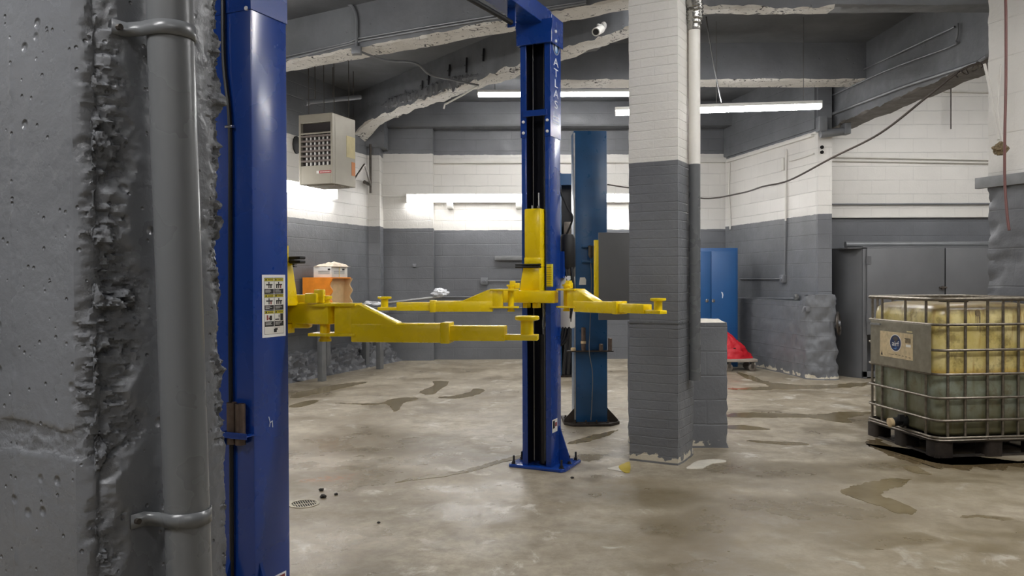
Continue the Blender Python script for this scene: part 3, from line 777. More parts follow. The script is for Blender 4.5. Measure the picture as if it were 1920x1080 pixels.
        for r_ in range(3):
            for c_ in range(2):
                u = .10 + c_ * .42; v = .705 - r_ * .26
                cell(u - .008, u + .388, v - .01, v + .245, 'ink_black'); cell(u, u + .38, v + .195, v + .235, 'decal_yellow', 1); cell(u, u + .38, v + .068, v + .19, 'paper_white', 1)
                cell(u + .03, u + .09, v + .203, v + .228, 'ink_black', 2)
                for k in range(4): cell(u + .13 + k * .058, u + .17 + k * .058, v + .208, v + .222, 'ink_black', 2)
                for k in range(3): cell(u + .03, u + .2 + .13 * rnd.random(), v + .012 + k * .017, v + .018 + k * .017, 'paper_white', 1)
                # little figures
                if r_ == 2:
                    if c_ == 0: cell(u + .08, u + .14, v + .09, v + .17, 'ink_red', 2); cell(u + .2, u + .3, v + .085, v + .16, 'ink_black', 2); cell(u + .16, u + .2, v + .1, v + .13, 'ink_red', 2)
                    else: cell(u + .02, u + .2, v + .085, v + .105, 'ink_black', 2); cell(u + .24, u + .36, v + .075, v + .185, 'ink_black', 2); cell(u + .17, u + .2, v + .12, v + .17, 'ink_black', 2)
                else:
                    cell(u + .06, u + .33, v + .125, v + .145, 'ink_black', 2); cell(u + .16, u + .2, v + .08, v + .18, 'ink_black', 2); cell(u + .24, u + .29, v + .08, v + .125, 'ink_red' if r_ + c_ == 1 else 'ink_black', 2)
                    if c_: cell(u + .07, u + .12, v + .08, v + .13, 'ink_black', 2)
        cell(.09, .92, .045, .175, 'ink_black'); cell(.1, .91, .05, .17, 'paper_white', 1); cell(.48, .6, .075, .13, 'ink_black', 2); cell(.52, .64, .11, .14, 'ink_black', 2); cell(.5, .75, .15, .155, 'ink_black', 2)
        sub(b, 'warning_label', None)
        b = MB(MT); b.use('decal_pale'); b.tube([(-.02, .86, .001), (-.012, .835, .001), (0, .84, .001)], .002, 4); b.tube([(-.012, .84, .001), (-.016, .82, .001)], .0018, 4); b.tube([(0, .842, .001), (.002, .815, .001)], .0018, 4); sub(b, 'paint_scratch', None)
        b = MB(MT); b.use('sheen_white'); b.box(-.01, .075, .0, .222, 0, .001); b.use('ink_red'); b.box(-.002, .067, .01, .214, .001, .0014); sub(b, 'sticker', None)
        # flex along the back, clip, adapter rack
        yb = CD
        def xb(px, py, out=.012):    # a point on the back of this post at a pixel
            n = LNN; o = P_(M, 0, CD, 0) + n * out; r = ray(px, py); e = Vector((0, 0, EYE)); return M.inverted() @ (e + r * ((o - e).dot(n) / r.dot(n)))
        b = MB(M); pts = [xb(413, -500), xb(416, -100), xb(418, 0), xb(420, 120), xb(431, 232), xb(432, 420), xb(432, 640), xb(434, 900), xb(436, 1400)]
        b.tube(smooth_path(pts, 8), .0085, 8); sub(b, 'power_flex', 'cable_black')
        q = xb(430, 238); b = MB(M); b.box(q.x - .02, q.x + .016, CD, CD + .022, q.z - .006, q.z + .006); sub(b, 'cable_clip', 'chrome', bevel=.003)
        q = xb(447, 812, .03); r0, r1 = xb(424, 812, .03), xb(471, 812, .03)
        b = MB(M); xa, xc = min(r0.x, r1.x), max(r0.x, r1.x); za = q.z - .006
        b.box(xa, xc, CD + .052, CD + .056, za - .012, za + .012); b.box(xa, xc, CD, CD + .056, za - .003, za + .001); b.box(xc - .004, xc, CD, CD + .056, za - .045, za + .012)
        sub(b, 'adapter_rack', 'lift_blue', bevel=.001, seg=1)
        RACK = (q.z, xa, xc)
        b = MB(M); b.lathe([(.009, 0), (.009, .006), (.005, .009)], tuple(xb(463, 16, 0)), (0, 1, 0), 8); sub(b, 'bolt', 'sheen_white')
# loose height adapters in the rack of the near post
grp = 'height adapters in the near rack'
for k, lab in ((0, 'brown steel tube adapter in the blue rack, the one nearer the concrete pier'), (1, 'brown steel tube adapter in the blue rack, beside the scratched post side')):
    x = RACK[2] - .026 - k * .043; b = MB(MN); zt = RACK[0] + .115 - k * .003; zb_ = RACK[0] - .045
    b.lathe([(.0195, zb_), (.0195, zt), (.0155, zt), (.0155, zt - .07)], (x, CD + .026, 0), (0, 0, 1), 20)
    tag(b.build('height_adapter', 'adapter_steel', sharp=30), lab, 'lift adapter', grp)

# overhead beam, padded shut-off bar
topF = MF @ Vector((0, .1, 0)); topN = MN @ Vector((0, .1, 0)); dv = topN - topF; LL = dv.length
MO = frame(topF, dv); bw = .085
b = MB(MO); o = -.02
b.prism([(-bw + o, 3.25), (bw + o, 3.25), (bw + o, 3.38), (bw - .008 + o, 3.38), (bw - .008 + o, 3.258), (-bw + .008 + o, 3.258), (-bw + .008 + o, 3.38), (-bw + o, 3.38)], 'x', -.06, LL + .06)
ob = b.build('overhead_beam', 'lift_blue', lift, bevel=.003, seg=1)
a = G(960, 43, 3.15); c = G(885, 0, 3.15); d = (c - a).normalized()
sb = thing
b = MB(); b.tube([a, a + d * 2.6], .018, 10); bar = b.build('shutoff_bar', 'rubber_black', lift)
b = MB(frame(a, d)); b.cyl((-.02, 0, 0), (.03, 0, 0), .011, 8); o = b.build('bar_end', 'fiber_brown', lift); o.parent = bar
b = MB(frame(a, d)); b.box(0, .012, -.03, .03, -.03, .16); o = b.build('bar_hanger', 'lift_blue', lift); o.parent = bar; b = MB(frame(a, d)); b.box(2.5, 2.512, -.03, .03, -.03, .16); o = b.build('bar_hanger', 'lift_blue', lift); o.parent = bar

# carriages and arms
ZB = 1.1685
def carriage(M, z0=ZB):
    """yellow carriage: tower riding in the post, cross bar in front"""
    dz = z0 - 1.1685
    b = MB(M); x0, x1 = -.068, .062
    b.box(x0, x1, -.06, .04, 1.545 + dz, 1.905 + dz); ca = b.build('carriage', 'lift_yellow', lift, bevel=.010, seg=2)
    b = MB(M); b.prism([(-.10, 1.30 + dz), (.062, 1.30 + dz), (.062, 1.482 + dz), (-.068, 1.482 + dz)], 'y', -.085, .02); o = b.build('carriage_foot', 'lift_yellow', lift, bevel=.006); o.parent = ca
    b = MB(M); b.prism([(-.068, 1.482 + dz), (.062, 1.482 + dz), (.062, 1.55 + dz), (-.068, 1.55 + dz)], 'y', -.062, .02); o = b.build('carriage_neck', 'lift_yellow', lift, bevel=.003); o.parent = ca
    for zz in (1.475, 1.492):
        b = MB(M); b.box(-.125, .068, -.10, -.062, zz + dz, zz + .013 + dz); o = b.build('rubber_bumper', 'rubber_black', lift, bevel=.004); o.parent = ca
    b = MB(M); b.box(-.255, .205, -.165, -.075, 1.224 + dz, 1.312 + dz); o = b.build('cross_bar', 'lift_yellow', lift, bevel=.008); o.parent = ca
    b = MB(M); b.box(-.065, -.03, -.1, -.03, 1.185 + dz, 1.224 + dz); b.box(.012, .05, -.1, -.03, 1.185 + dz, 1.224 + dz); o = b.build('slide_lug', 'lift_yellow', lift, bevel=.003); o.parent = ca
    b = MB(M); b.box(.045, .055, -.085, -.06, 1.905 + dz, 1.92 + dz); b.cyl((-.02, -.02, 1.9 + dz), (-.02, -.02, 1.93 + dz), .006, 8); b.cyl((.032, -.02, 1.9 + dz), (.032, -.02, 2.02 + dz), .006, 8); o = b.build('cable_end', 'steel', lift); o.parent = ca
    return ca
carriage(MF); carriage(MN, ZB - .01)

def arm(piv, pad, z0, flip=1, ext=0.0, label=None):
    piv = Vector((piv[0], piv[1], 0)); pad = Vector((pad[0], pad[1], 0)); d = pad - piv; L = d.length; k = L / .89
    M = frame(piv, d); zz = z0
    T0, T1 = zz, zz + .076
    b = MB(M); b.box(.125, .55 * k, -.045, .045, T0, T1)
    ar = b.build('swing_arm', 'lift_yellow', lift, bevel=.006)
    def sub(bm, name, mat='lift_yellow', bevel=.004):
        o = bm.build(name, mat, lift, bevel=bevel); o.parent = ar; return o
    b = MB(M); b.prism([(.125, T1), (.125, zz + .152), (.16, zz + .152), (.335 * k, T1 + .002), (.335 * k, T1 - .01), (.125, T1 - .01)], 'y', -.042, .042); sub(b, 'gusset', bevel=.003)
    b = MB(M); b.prism([(-.055, -.05), (.0, -.062), (.145, -.05), (.145, .05), (.0, .062), (-.055, .05)], 'z', zz + .146, zz + .158); sub(b, 'hinge_plate', bevel=.002); b = MB(M); b.prism([(-.055, -.05), (.0, -.062), (.145, -.05), (.145, .05), (.0, .062), (-.055, .05)], 'z', zz + .024, zz + .036); sub(b, 'hinge_plate', bevel=.002)
    b = MB(M); b.box(.055, .128, -.042, .042, zz + .03, zz + .15); sub(b, 'arm_root', bevel=.004)
    b = MB(M); b.lathe([(.026, zz), (.026, zz + .012), (.021, zz + .012), (.021, zz + .175), (.03, zz + .175), (.03, zz + .188)], (0, 0, 0), (0, 0, 1), 16); sub(b, 'pivot_pin', bevel=0)
    b = MB(M); b.box(-.06, -.01, -.05 * flip - .02, -.05 * flip + .02, zz + .16, zz + .20); b.box(-.03, .01, -.03 * flip - .015, -.03 * flip + .015, zz + .16, zz + .215); sub(b, 'arm_lock')
    b = MB(M); b.box(.525 * k, .565 * k, -.049, .049, T0 - .003, T1 + .005); sub(b, 'collar')
    b = MB(M); b.box(.55 * k, .80 * k, -.037, .037, T0 + .008, T1 - .009); ex = sub(b, 'arm_extension')
    b = MB(M); b.box(.795 * k, L + .045, -.03, .03, T0 + .010, T0 + .033); sub(b, 'pad_plate', bevel=.003)
    b = MB(M); b.lathe([(.026, T0 + .03), (.026, T0 + .088)], (L, 0, 0), (0, 0, 1), 16); sub(b, 'pad_post', bevel=0)
    b = MB(M); b.lathe([(.02, T0 + .085), (.044, T0 + .09), (.049, T0 + .094), (.049, T0 + .104), (.046, T0 + .107), (.0, T0 + .107)], (L, 0, 0), (0, 0, 1), 24); sub(b, 'lift_pad', bevel=0)
    return ar
def PX(px, d): return ((px - 958) / F * d, d)
arm(PX(956, 5.58), PX(719, 5.62), ZB)
arm(PX(1060, 5.62), PX(1232, 4.9), ZB, -1)
arm((-.775, 3.31), PX(986, 3.2), ZB - .026)
arm((-1.20, 3.42), (-2.05, 3.75), ZB - .026)
# carriage lock pieces of the near post, seen past its edge
b = MB(); 
q = P(545, 552, 3.42)
b.prism([(q.x - .04, 1.36), (q.x + .005, 1.36), (q.x + .03, 1.26), (q.x - .04, 1.26)], 'y', 3.40, 3.46); b.build('carriage_gusset', 'lift_yellow', lift, bevel=.003)
b = MB(); q = P(563, 580, 3.36); b.box(q.x - .028, q.x + .045, 3.33, 3.39, 1.195, 1.335); b.build('restraint_block', 'lift_yellow', lift, bevel=.008)
b = MB(); q = P(546, 490, 3.5); b.box(q.x - .06, q.x + .012, 3.46, 3.5, 1.452, 1.492)
for k in range(4): b.box(q.x + .012, q.x + .025, 3.46, 3.5, 1.452 + k * .0105, 1.458 + k * .0105)
b.build('rubber_comb', 'rubber_black', lift)
# rack lock on the far arm
b = MB(MF); b.box(.15, .19, -.17, -.14, 1.34, 1.50); pl = b.build('lock_rack', 'decal_yellow', lift, bevel=.002)
b = MB(MF)
for k in range(9): b.box(.153, .187, -.176, -.17, 1.35 + k * .016, 1.358 + k * .016)
o = b.build('rack_tooth', 'lift_yellow', lift); o.parent = pl

# power unit on the back of the far post
b = MB(MF); x = .135; y = CD + .09
b.lathe([(.05, 1.47), (.06, 1.49), (.06, 1.70), (.045, 1.73), (.02, 1.735)], (x, y, 0), (0, 0, 1), 20); pu = b.build('power_unit', 'rubber_black', lift)
b = MB(MF); b.box(x - .055, x + .045, y - .055, y + .055, 1.02, 1.42); o = b.build('oil_reservoir', 'paper_white', lift, bevel=.015); o.parent = pu
b = MB(MF); b.box(x - .04, x + .045, y - .04, y + .04, 1.41, 1.48); o = b.build('pump_block', 'steel_dark', lift, bevel=.004); o.parent = pu
b = MB(MF); b.box(-.02, x, CD, CD + .06, 1.40, 1.6); o = b.build('motor_bracket', 'lift_blue', lift); o.parent = pu
for k, (dx, dz) in enumerate(((.02, 0), (.045, .03), (.0, .05))):
    b = MB(MF); b.tube(smooth_path([(x + dx, y - .03, 1.45 + dz), (x + dx + .02, y - .05, 1.3), (x + dx - .01, y - .04, 1.1), (x + dx - .03, y - .05, .95), (x - .06, y - .07, .88), (x - .10, CD + .012, .86)], 6), .013, 8)
    o = b.build('hydraulic_hose', 'rubber_black', lift); o.parent = pu
b = MB(MF); b.tube(smooth_path([(x + .0, y - .03, 1.72), (x + .06, y - .05, 1.85), (x + .01, y - .05, 1.95), (.09, CD + .02, 2.2), (.08, CD + .02, 3.2)], 6), .008, 8); o = b.build('power_cord', 'rubber_black', lift); o.parent = pu

# ================================================================== OLD LIFT behind
old = thing('two_post_lift', 'older teal blue two post lift with black base, behind the yellow armed lift', 'car lift', (.745, 7.7, 0))
MO2 = frame(Vector((.592, 7.62, 0)), (1, .02, 0))       # x along its web, y behind
W2 = .315; D2 = .26
b = MB(MO2); b.prism([(0, 0), (W2, 0), (W2, D2), (W2 - .06, D2), (W2 - .06, D2 - .01), (W2 - .01, D2 - .01), (W2 - .01, .01), (.01, .01), (.01, D2 - .01), (.06, D2 - .01), (.06, D2), (0, D2)], 'z', .02, 2.80)
oc = b.build('column', 'old_blue', old, bevel=.006, seg=2)
def osub(bm, name, mat, par=oc, **k):
    o = bm.build(name, mat, old, **k); o.parent = par; return o
b = MB(MO2); b.box(-.002, .012, -.003, .0, .05, 2.78); osub(b, 'worn_edge', 'steel')
b = MB(MO2); b.prism([(-.10, .0), (-.02, -.10), (W2 + .02, -.10), (W2 + .12, .02), (W2 + .12, D2 + .1), (-.1, D2 + .1)], 'z', 0, .028); osub(b, 'base_plate', 'pallet_dark', bevel=.004)
for sx, x0 in ((-1, 0), (1, W2)):
    b = MB(MO2); b.prism([(x0, .028), (x0 + sx * .1, .028), (x0 + sx * .1, .05), (x0, .16)], 'y', .0, .012); osub(b, 'gusset', 'pallet_dark')
for ax, ay in ((-.07, .02), (.0, -.07), (.1, -.085), (.2, -.085), (.31, -.07), (.40, .03), (.4, .2), (-.07, .2)):
    b = MB(MO2); b.lathe([(.017, 0), (.017, .012), (.008, .012), (.008, .03)], (ax, ay, .028), (0, 0, 1), 6); osub(b, 'anchor_bolt', 'pallet_dark')
# rack with four loose adapters
zr = P(1105, 658, 7.6).z
b = MB(MO2); b.box(-.075, W2 + .05, -.075, 0, zr - .006, zr + .006); osub(b, 'adapter_rack', 'pallet_dark')
def at_old(px, py, out=-.04):
    p = P(px, py, 7.6); return MO2.inverted() @ p
g2 = 'height adapters on the old lift'
for px, y0, y1, r_, mat, lab in ((1094, 614, 660, .021, 'adapter_steel', 'tall worn adapter with a pale ring, in the old lift rack'), (1127, 645, 660, .02, 'adapter_steel', 'shortest dark adapter standing in the old lift rack'), (1144, 634, 667, .019, 'adapter_steel', 'dark adapter at the outer end of the old lift rack'), (1075, 652, 660, .025, 'bone', 'pale round cap adapter at the cable side of the old lift rack')):
    t = P(px, y0, 7.57); u = P(px, y1, 7.57); b = MB(); b.use(mat); b.lathe([(r_, zr + .006), (r_, t.z - .004), (r_ - .005, t.z), (0, t.z)], (t.x, 7.58, 0), (0, 0, 1), 16)
    if px == 1094: b.use('bone'); zz = P(px, 642, 7.57).z; b.lathe([(r_ + .004, zz - .012), (r_ + .004, zz + .012)], (t.x, 7.58, 0), (0, 0, 1), 16)
    tag(b.build('height_adapter', None), lab, 'lift adapter', g2)
# latch with cord
b = MB(); q0 = P(1090, 462, 7.6); q1 = P(1112, 462, 7.6); b.box(q0.x, q1.x, 7.56, 7.62, q0.z - .012, q0.z + .012); q2 = P(1090, 490, 7.6); b.box(q0.x, q1.x, 7.56, 7.62, q2.z - .012, q2.z + .012); b.box(q1.x - .03, q1.x + .0, 7.54, 7.62, q2.z - .02, q0.z + .02)
la = b.build('safety_latch', 'old_blue', old, bevel=.003)
b = MB(); q = P(1107, 472, 7.55); b.lathe([(.012, -.06), (.024, -.03), (.02, .03), (.028, .05), (.012, .06)], (q.x, 7.53, q.z), (0, .1, 1), 10); osub(b, 'latch_lever', 'steel_dark', la)
b = MB(); pts = [P(1107, 480, 7.55), P(1109, 520, 7.58), P(1108, 560, 7.585), P(1106, 620, 7.585), P(1105, 660, 7.53), P(1111, 700, 7.585), P(1110, 750, 7.585), P(1108, 788, 7.58)]
b.tube(smooth_path(pts, 6), .004, 6); osub(b, 'release_cord', 'wire_grey', la)
b = MB(); q = P(1092, 527, 7.61); b.prism([(q.x - .032, q.z - .035), (q.x + .034, q.z - .035), (q.x + .036, q.z + .01), (q.x + .024, q.z + .036), (q.x - .022, q.z + .034)], 'y', 7.612, 7.622); osub(b, 'sticker', 'paper_white')
# its second post further back
MQ = frame(Vector((.80, 11.35, 0)), (1, 0, 0)); a = .15
b = MB(MQ); b.prism(chan(.30, .25, .01, .055), 'z', 0, 2.89); o2 = b.build('column', 'old_blue', old, bevel=.004)
b = MB(MQ); b.box(-.14, .14, .225, .24, 0, 2.85); osub(b, 'dark_liner', 'grease_black', o2)
b = MB(MQ); b.box(-.12, .12, -.01, .02, 2.72, 2.88); osub(b, 'top_plate', 'old_blue', o2)
b = MB(MQ); b.cyl((.0, .1, .02), (.0, .1, 1.1), .05, 14); b.cyl((.09, .1, .02), (.09, .1, 1.2), .03, 14); osub(b, 'hydraulic_ram', 'grease_black', o2)
b = MB(MQ); b.box(-.1, .1, -.06, .12, .98, 1.92); oc2 = b.build('carriage', 'locker_blue', old, bevel=.006)
b = MB(MQ); b.box(-.06, .07, .02, .12, 1.95, 2.2); osub(b, 'chain_anchor', 'steel_dark', oc2, bevel=.004)
b = MB(MQ); b.box(-.22, .22, -.05, .3, 0, .02); osub(b, 'base_plate', 'pallet_dark', o2)
for px in (1058, 1066):
    b = MB(); q = P(px, 600, 11.2); b.tube(smooth_path([(q.x, 11.22, 1.2), (q.x + .03, 11.2, .7), (q.x - .01, 11.22, .05)], 6), .022, 8); osub(b, 'hydraulic_hose', 'rubber_black', o2)

# grey panel with yellow edge standing off the old lift
q0 = P(1122, 436, 7.35); q1 = P(1122, 600, 7.35)
b = MB(); b.box(q0.x, q0.x + .42, 7.34, 7.37, q1.z, q0.z); pn = b.build('shield_panel', 'panel_grey', old, bevel=.002)
b = MB(); q2 = P(1114, 450, 7.35); b.box(q2.x, q0.x, 7.34, 7.40, q1.z + .08, q2.z); osub(b, 'yellow_edge', 'lift_yellow', pn, bevel=.002)
b = MB(); b.box(q0.x + .02, q0.x + .06, 7.37, 7.62, q1.z + .2, q1.z + .24); b.box(q0.x + .02, q0.x + .06, 7.37, 7.62, q0.z - .24, q0.z - .2); osub(b, 'bracket', 'old_blue', pn)
# ================================================================== HEATER
HM = frame(Vector((-2.278, 10.2, 0)), LN)        # x along the side face's normal..., y along the wall away
# local frame: x = into the room (LN), y = away along the wall (LD)
HM = Matrix.Translation((-2.278, 10.2, 0)) @ Matrix((LN, LD, (0, 0, 1))).transposed().to_4x4()
HW, HD, Z0, Z1 = .508, .548, 2.62, 3.52
ht = thing('unit_heater', 'beige gas unit heater with louvred grille hanging above the bench', 'heater', tuple(HM @ Vector((-HW / 2, HD / 2, Z0))))
b = MB(HM); b.box(-HW, 0, .06, HD, Z0, Z1); b.box(-HW, -HW + .03, 0, .06, Z0, Z1); b.box(-.03, 0, 0, .06, Z0, Z1); b.box(-HW + .03, -.03, 0, .06, Z0, Z0 + .24); b.box(-HW + .03, -.03, 0, .06, Z1 - .11, Z1); b.box(-HW + .03, -.03, .0, .02, Z1 - .255, Z1 - .235)
hc = b.build('casing', 'heater_beige', ht, bevel=.004, seg=1)
b = MB(HM); b.box(-HW + .03, -.03, .054, .061, Z0 + .24, Z1 - .11); o = b.build('grille_recess', 'heater_dark', ht)
for k in range(6):
    z = Z0 + .30 + k * .064
    if z > Z1 - .27: break
    b = MB(HM); b.box(-HW + .03, -.03, .006, .045, z - .003, z + .003, Matrix.Rotation(R(-38), 3, 'X')); b.box(-HW + .03, -.03, .004, .01, z - .012, z + .012); b.build('louver', 'heater_vane', ht)
for k in range(7):
    x = -HW + .095 + k * .063; b = MB(HM); b.box(x - .011, x + .011, .035, .052, Z0 + .245, Z1 - .26); b.build('fin', 'lamp_white', ht)
b = MB(HM); b.use('red_plate'); b.box(-.2, -.02, -.002, .001, Z0 + .135, Z0 + .168); b.use('paper_white'); b.box(-.24, -.2, -.002, .001, Z0 + .135, Z0 + .168)
for k in range(8): b.box(-.185 + k * .02, -.172 + k * .02, -.003, -.001, Z0 + .146, Z0 + .157)
b.build('name_plate', None, ht)
b = MB(HM); b.box(-.001, .002, HD - .22, HD - .01, Z0 + .38, Z0 + .66); b.build('instruction_tag', 'tag_cream', ht)
b = MB(HM); b.box(-.001, .002, HD - .1, HD - .01, Z0 + .15, Z0 + .33); b.build('warning_tag', 'tag_orange', ht)
for x in (-HW + .06, -.06):
    b = MB(HM); b.cyl((x, .14, Z1), (x, .14, ZC), .005, 6); b.build('hanger_rod', 'steel_dark', ht)
    b = MB(HM); b.cyl((x, HD - .06, Z1), (x, HD - .06, ZC), .005, 6); b.build('hanger_rod', 'steel_dark', ht)
b = MB(HM)
for k in range(9): b.box(-HW + .05, -.05, .1 + k * .045, .13 + k * .045, Z0 - .012, Z0)
b.build('underside_vent', 'heater_beige', ht)
# gas drop
b = MB(); q = P(694, 270, 13.2); q2 = P(694, 362, 13.2); b.cyl((q.x, 13.22, q.z), (q.x, 13.22, q2.z), .02, 10); q3 = P(694, 347, 13.2); gp = tag(b.build('gas_pipe', 'steel_dark'), 'thin dark gas drop pipe in front of the corner pilaster', 'pipe')
b = MB(); e = HM @ Vector((.0, HD - .03, Z0 + .08)); b.tube([(e.x - .02, e.y, e.z), (e.x + .08, e.y + .3, q3.z + .02), (q.x, 13.22, q3.z)], .016, 8)
b.cyl((q.x - .02, 13.17, q3.z + .015), (q.x - .05, 12.95, q3.z + .02), .03, 10); b.build('gas_branch', 'steel_dark', gp)
# wall hole cover left of heater
q = P(555, 272, 11.45); b = MB(ML); l = ML.inverted() @ q; b.prism([(l.x + .09 * math.cos(t * .524), l.z + .13 * math.sin(t * .524)) for t in range(12)], 'y', -.02, .02); tag(b.build('vent_cover', 'rubber_black', bevel=.008), 'black oval flue opening in the wall beside the heater', 'vent')
# sprinkler style pipe under the slab
a = P(572, 192, 11.0); c = P(676, 182, 11.6); b = MB(); b.tube([a, c], .032, 12); b.lathe([(.045, 0), (.045, .06)], a, c - a, 12); hp = tag(b.build('ceiling_pipe', 'conduit_grey'), 'short grey pipe hung on rods under the slab by the heater', 'pipe')
for px in (590, 623, 662):
    t = (px - 572) / 104; p = a.lerp(c, t); b = MB(); b.cyl((p.x, p.y, p.z), (p.x, p.y, ZC), .006, 6); b.build('hanger_rod', 'steel_dark', hp)

# ================================================================== BENCH and what lies on it
bt = .972
BM = Matrix.Translation((-2.60, 10.9, 0)) @ Matrix((LD, -LN, (0, 0, 1))).transposed().to_4x4()   # x along the wall, y towards it
bn = thing('work_bench', 'grey steel work bench on square legs along the white and grey block wall', 'bench', tuple(BM @ Vector((.9, .3, 0))))
b = MB(BM); b.box(-.9, 1.95, -.02, .5, bt - .03, bt); b.build('bench_top', 'bench_grey', bn, bevel=.004)
b = MB(BM); b.box(-.8, 1.85, .0, .02, bt - .10, bt - .03); b.build('apron', 'bench_grey', bn)
for x, y in ((.05, .03), (1.62, .03), (.75, .42), (-.85, .42), (1.85, .42)):
    b = MB(BM); b.box(x - .05, x + .05, y - .04, y + .04, 0, bt - .03); b.build('leg', 'bench_grey', bn, bevel=.004)
# orange cabinet with scalloped sides
OM = Matrix.Translation((-2.57, 11.33, bt)) @ Matrix((-LN, LD, (0, 0, 1))).transposed().to_4x4()  # x towards the wall, y along the wall away
oz = .435; ox = .47; oy = .54
og = thing('wooden_cubby', 'open orange stained wooden cubby with scalloped front edges on the bench', 'shelf', tuple(OM @ Vector((ox / 2, oy / 2, 0))))
def scal(y0, y1, name, mat):
    b = MB(OM); n = 24; pts = [(ox, 0), (ox, oz)]
    for k in range(n + 1):
        t = k / n; pts.append((.022 * (1 - math.cos(t * 2 * math.pi * 2.5)) - .03, oz * (1 - t)))
    b.prism(pts, 'y', y0, y1); return b.build(name, mat, og, bevel=.002, seg=1)
scal(0, .02, 'side_panel', 'orange_wood'); scal(oy - .02, oy, 'side_panel', 'bare_wood')
b = MB(OM); b.box(ox - .015, ox, .02, oy - .02, 0, oz); b.build('back_panel', 'bare_wood', og)
b = MB(OM); b.box(.0, ox, .0, oy, oz, oz + .018); b.build('top_panel', 'orange_wood', og, bevel=.002)
b = MB(OM); b.box(.0, ox, .02, oy - .02, 0, .018); b.build('bottom_panel', 'bare_wood', og)
b = MB(OM); b.box(.10, .115, .02, oy - .02, .018, oz); b.build('inner_panel', 'bare_wood', og)
# white carton and a folded cloth
CM = OM @ Matrix.Translation((.03, .05, oz + .018))
cb = thing('cardboard_box', 'long white printed carton lying on the orange wooden cubby', 'box', tuple(CM @ Vector((.17, .2, 0))))
b = MB(CM); b.box(0, .30, .02, .44, 0, .15); b.build('carton', 'paper_white', cb, bevel=.003)
b = MB(CM)
b.use('ink_black')
for k in range(3): b.box(.03, .22, .0185, .02, .05 + k * .018, .055 + k * .018); b.box(-.0015, 0, .08, .36, .05 + k * .018, .055 + k * .018)
b.box(.02, .06, .0185, .02, .10, .125); b.box(-.0015, 0, .3, .36, .1, .125)
b.build('print', None, cb)
b = MB(CM); b.box(-.003, .303, .215, .235, .0, .152); b.build('tape', 'tag_cream', cb)
CMz = CM @ Matrix.Translation((.14, .23, .152))
def clothf(i, j):
    a = i / 29 * 2 - 1; c = j / 29 * 2 - 1; r = max(abs(a), abs(c))
    z = .06 * (1 - r ** 4) * (.8 + .4 * c) + .035 * fbm((a * 1.6, c * 1.2, 1), 1.1, 2) * (1 - r ** 6) + .004
    if a < -.6: z -= .03 * (-.6 - a) / .4
    return (a * (.17 + .02 * fbm((0, c, 3), 2, 2)) - .02, c * (.21 + .03 * fbm((a, 0, 2), 2, 2)), max(.002, z))
b = MB(CMz); b.grid(30, 30, clothf); o = b.build('shop_cloth', 'cloth_cream', sharp=80); tag(o, 'crumpled cream cloth draped on top of the white carton', 'cloth')
m = o.modifiers.new('thick', 'SOLIDIFY'); m.thickness = .004; m.offset = 0
def crumple(name, c, rx, ry, rz, mat, label, cat, seed):
    b = MB(Matrix.Translation(c))
    def f(i, j):
        a = 2 * math.pi * i / 22; e = -math.pi / 2 + math.pi * j / 14
        d = Vector((math.cos(a) * math.cos(e), math.sin(a) * math.cos(e), math.sin(e))); k = 1 + .45 * fbm((d.x + seed, d.y, d.z), 1.6, 4)
        return (d.x * rx * k, d.y * ry * k, max(0, rz + d.z * rz * k))
    b.grid(22, 15, f, wrap=True); o = b.build(name, mat, sharp=20); return tag(o, label, cat)
p = BM @ Vector((1.55, .12, bt)); crumple('plastic_bag', p, .17, .12, .04, 'plastic_clear', 'clear crumpled plastic bag lying flat on the bench end', 'plastic bag', 1)
# bar with a bag on its end
a = P(722, 570, 13.2); c = P(828, 556, 13.45); b = MB(); b.tube([a - Vector((.15, .1, 0)), c], .022, 8); tag(b.build('steel_bar', 'steel'), 'loose grey steel bar sticking out from the bench along the back wall', 'bar')
p = P(824, 556, 13.35); crumple('plastic_bag', (p.x, 13.42, p.z - .01), .13, .08, .07, 'plastic_clear', 'clear plastic bag hung over the end of the steel bar', 'plastic bag', 5)

# ================================================================== LAMPS
def lamp(name, p0, p1, n, label, cat='lamp', group=None, wires=(), w=.13, h=.085, tube='tube_light', lf=.55, back=False):
    p0 = Vector(p0); p1 = Vector(p1); d = p1 - p0; L = d.length; M = frame(p0, Vector((d.x, d.y, 0)))
    t = thing(name, label, cat, tuple((p0 + p1) / 2), group)
    b = MB(M); b.box(0, L, -w / 2, w / 2, h * lf, h)
    if back: b.box(0, L, w / 2 - .004, w / 2 + .02, -.01, h)
    b.box(-.012, 0, -w / 2, w / 2, 0, h); b.box(L, L + .012, -w / 2, w / 2, 0, h); b.build('housing', 'lamp_white', t, bevel=.004, seg=1)
    for k in range(n):
        a = L * k / n + .006; c = L * (k + 1) / n - .006; b = MB(M)
        b.prism([(-w / 2 + .004, h * lf), (-w / 2 + .014, .012), (-w / 2 + .03, 0), (w / 2 - .03, 0), (w / 2 - .016, .012), (w / 2 - .008, h * lf)], 'x', a, c); b.build('tube', tube, t)
    for x in wires:
        b = MB(M); b.cyl((x * L, 0, h), (x * L, 0, ZC - p0.z + .0), .004, 6); b.build('hanging_wire', 'wire_grey', t)
    return t
z1 = P(1000, 181, 11.8).z
a = P(897, 181, 11.8); lamp('fluorescent_lamp', (a.x, 11.8, a.z), (a.x + 2.44, 11.8, a.z + .02), 2, 'far double fluorescent lamp hung in the bay behind the cross beam', wires=(.1, .53, .9))
a = P(1155, 216, 9.5); c = P(1538, 206, 9.18); lamp('fluorescent_lamp', a, c, 2, 'double fluorescent lamp hung level behind the central pillar', wires=(.08, .5, .92))
zz = P(900, 379, 13.7).z
a = P(765, 380, 13.72)
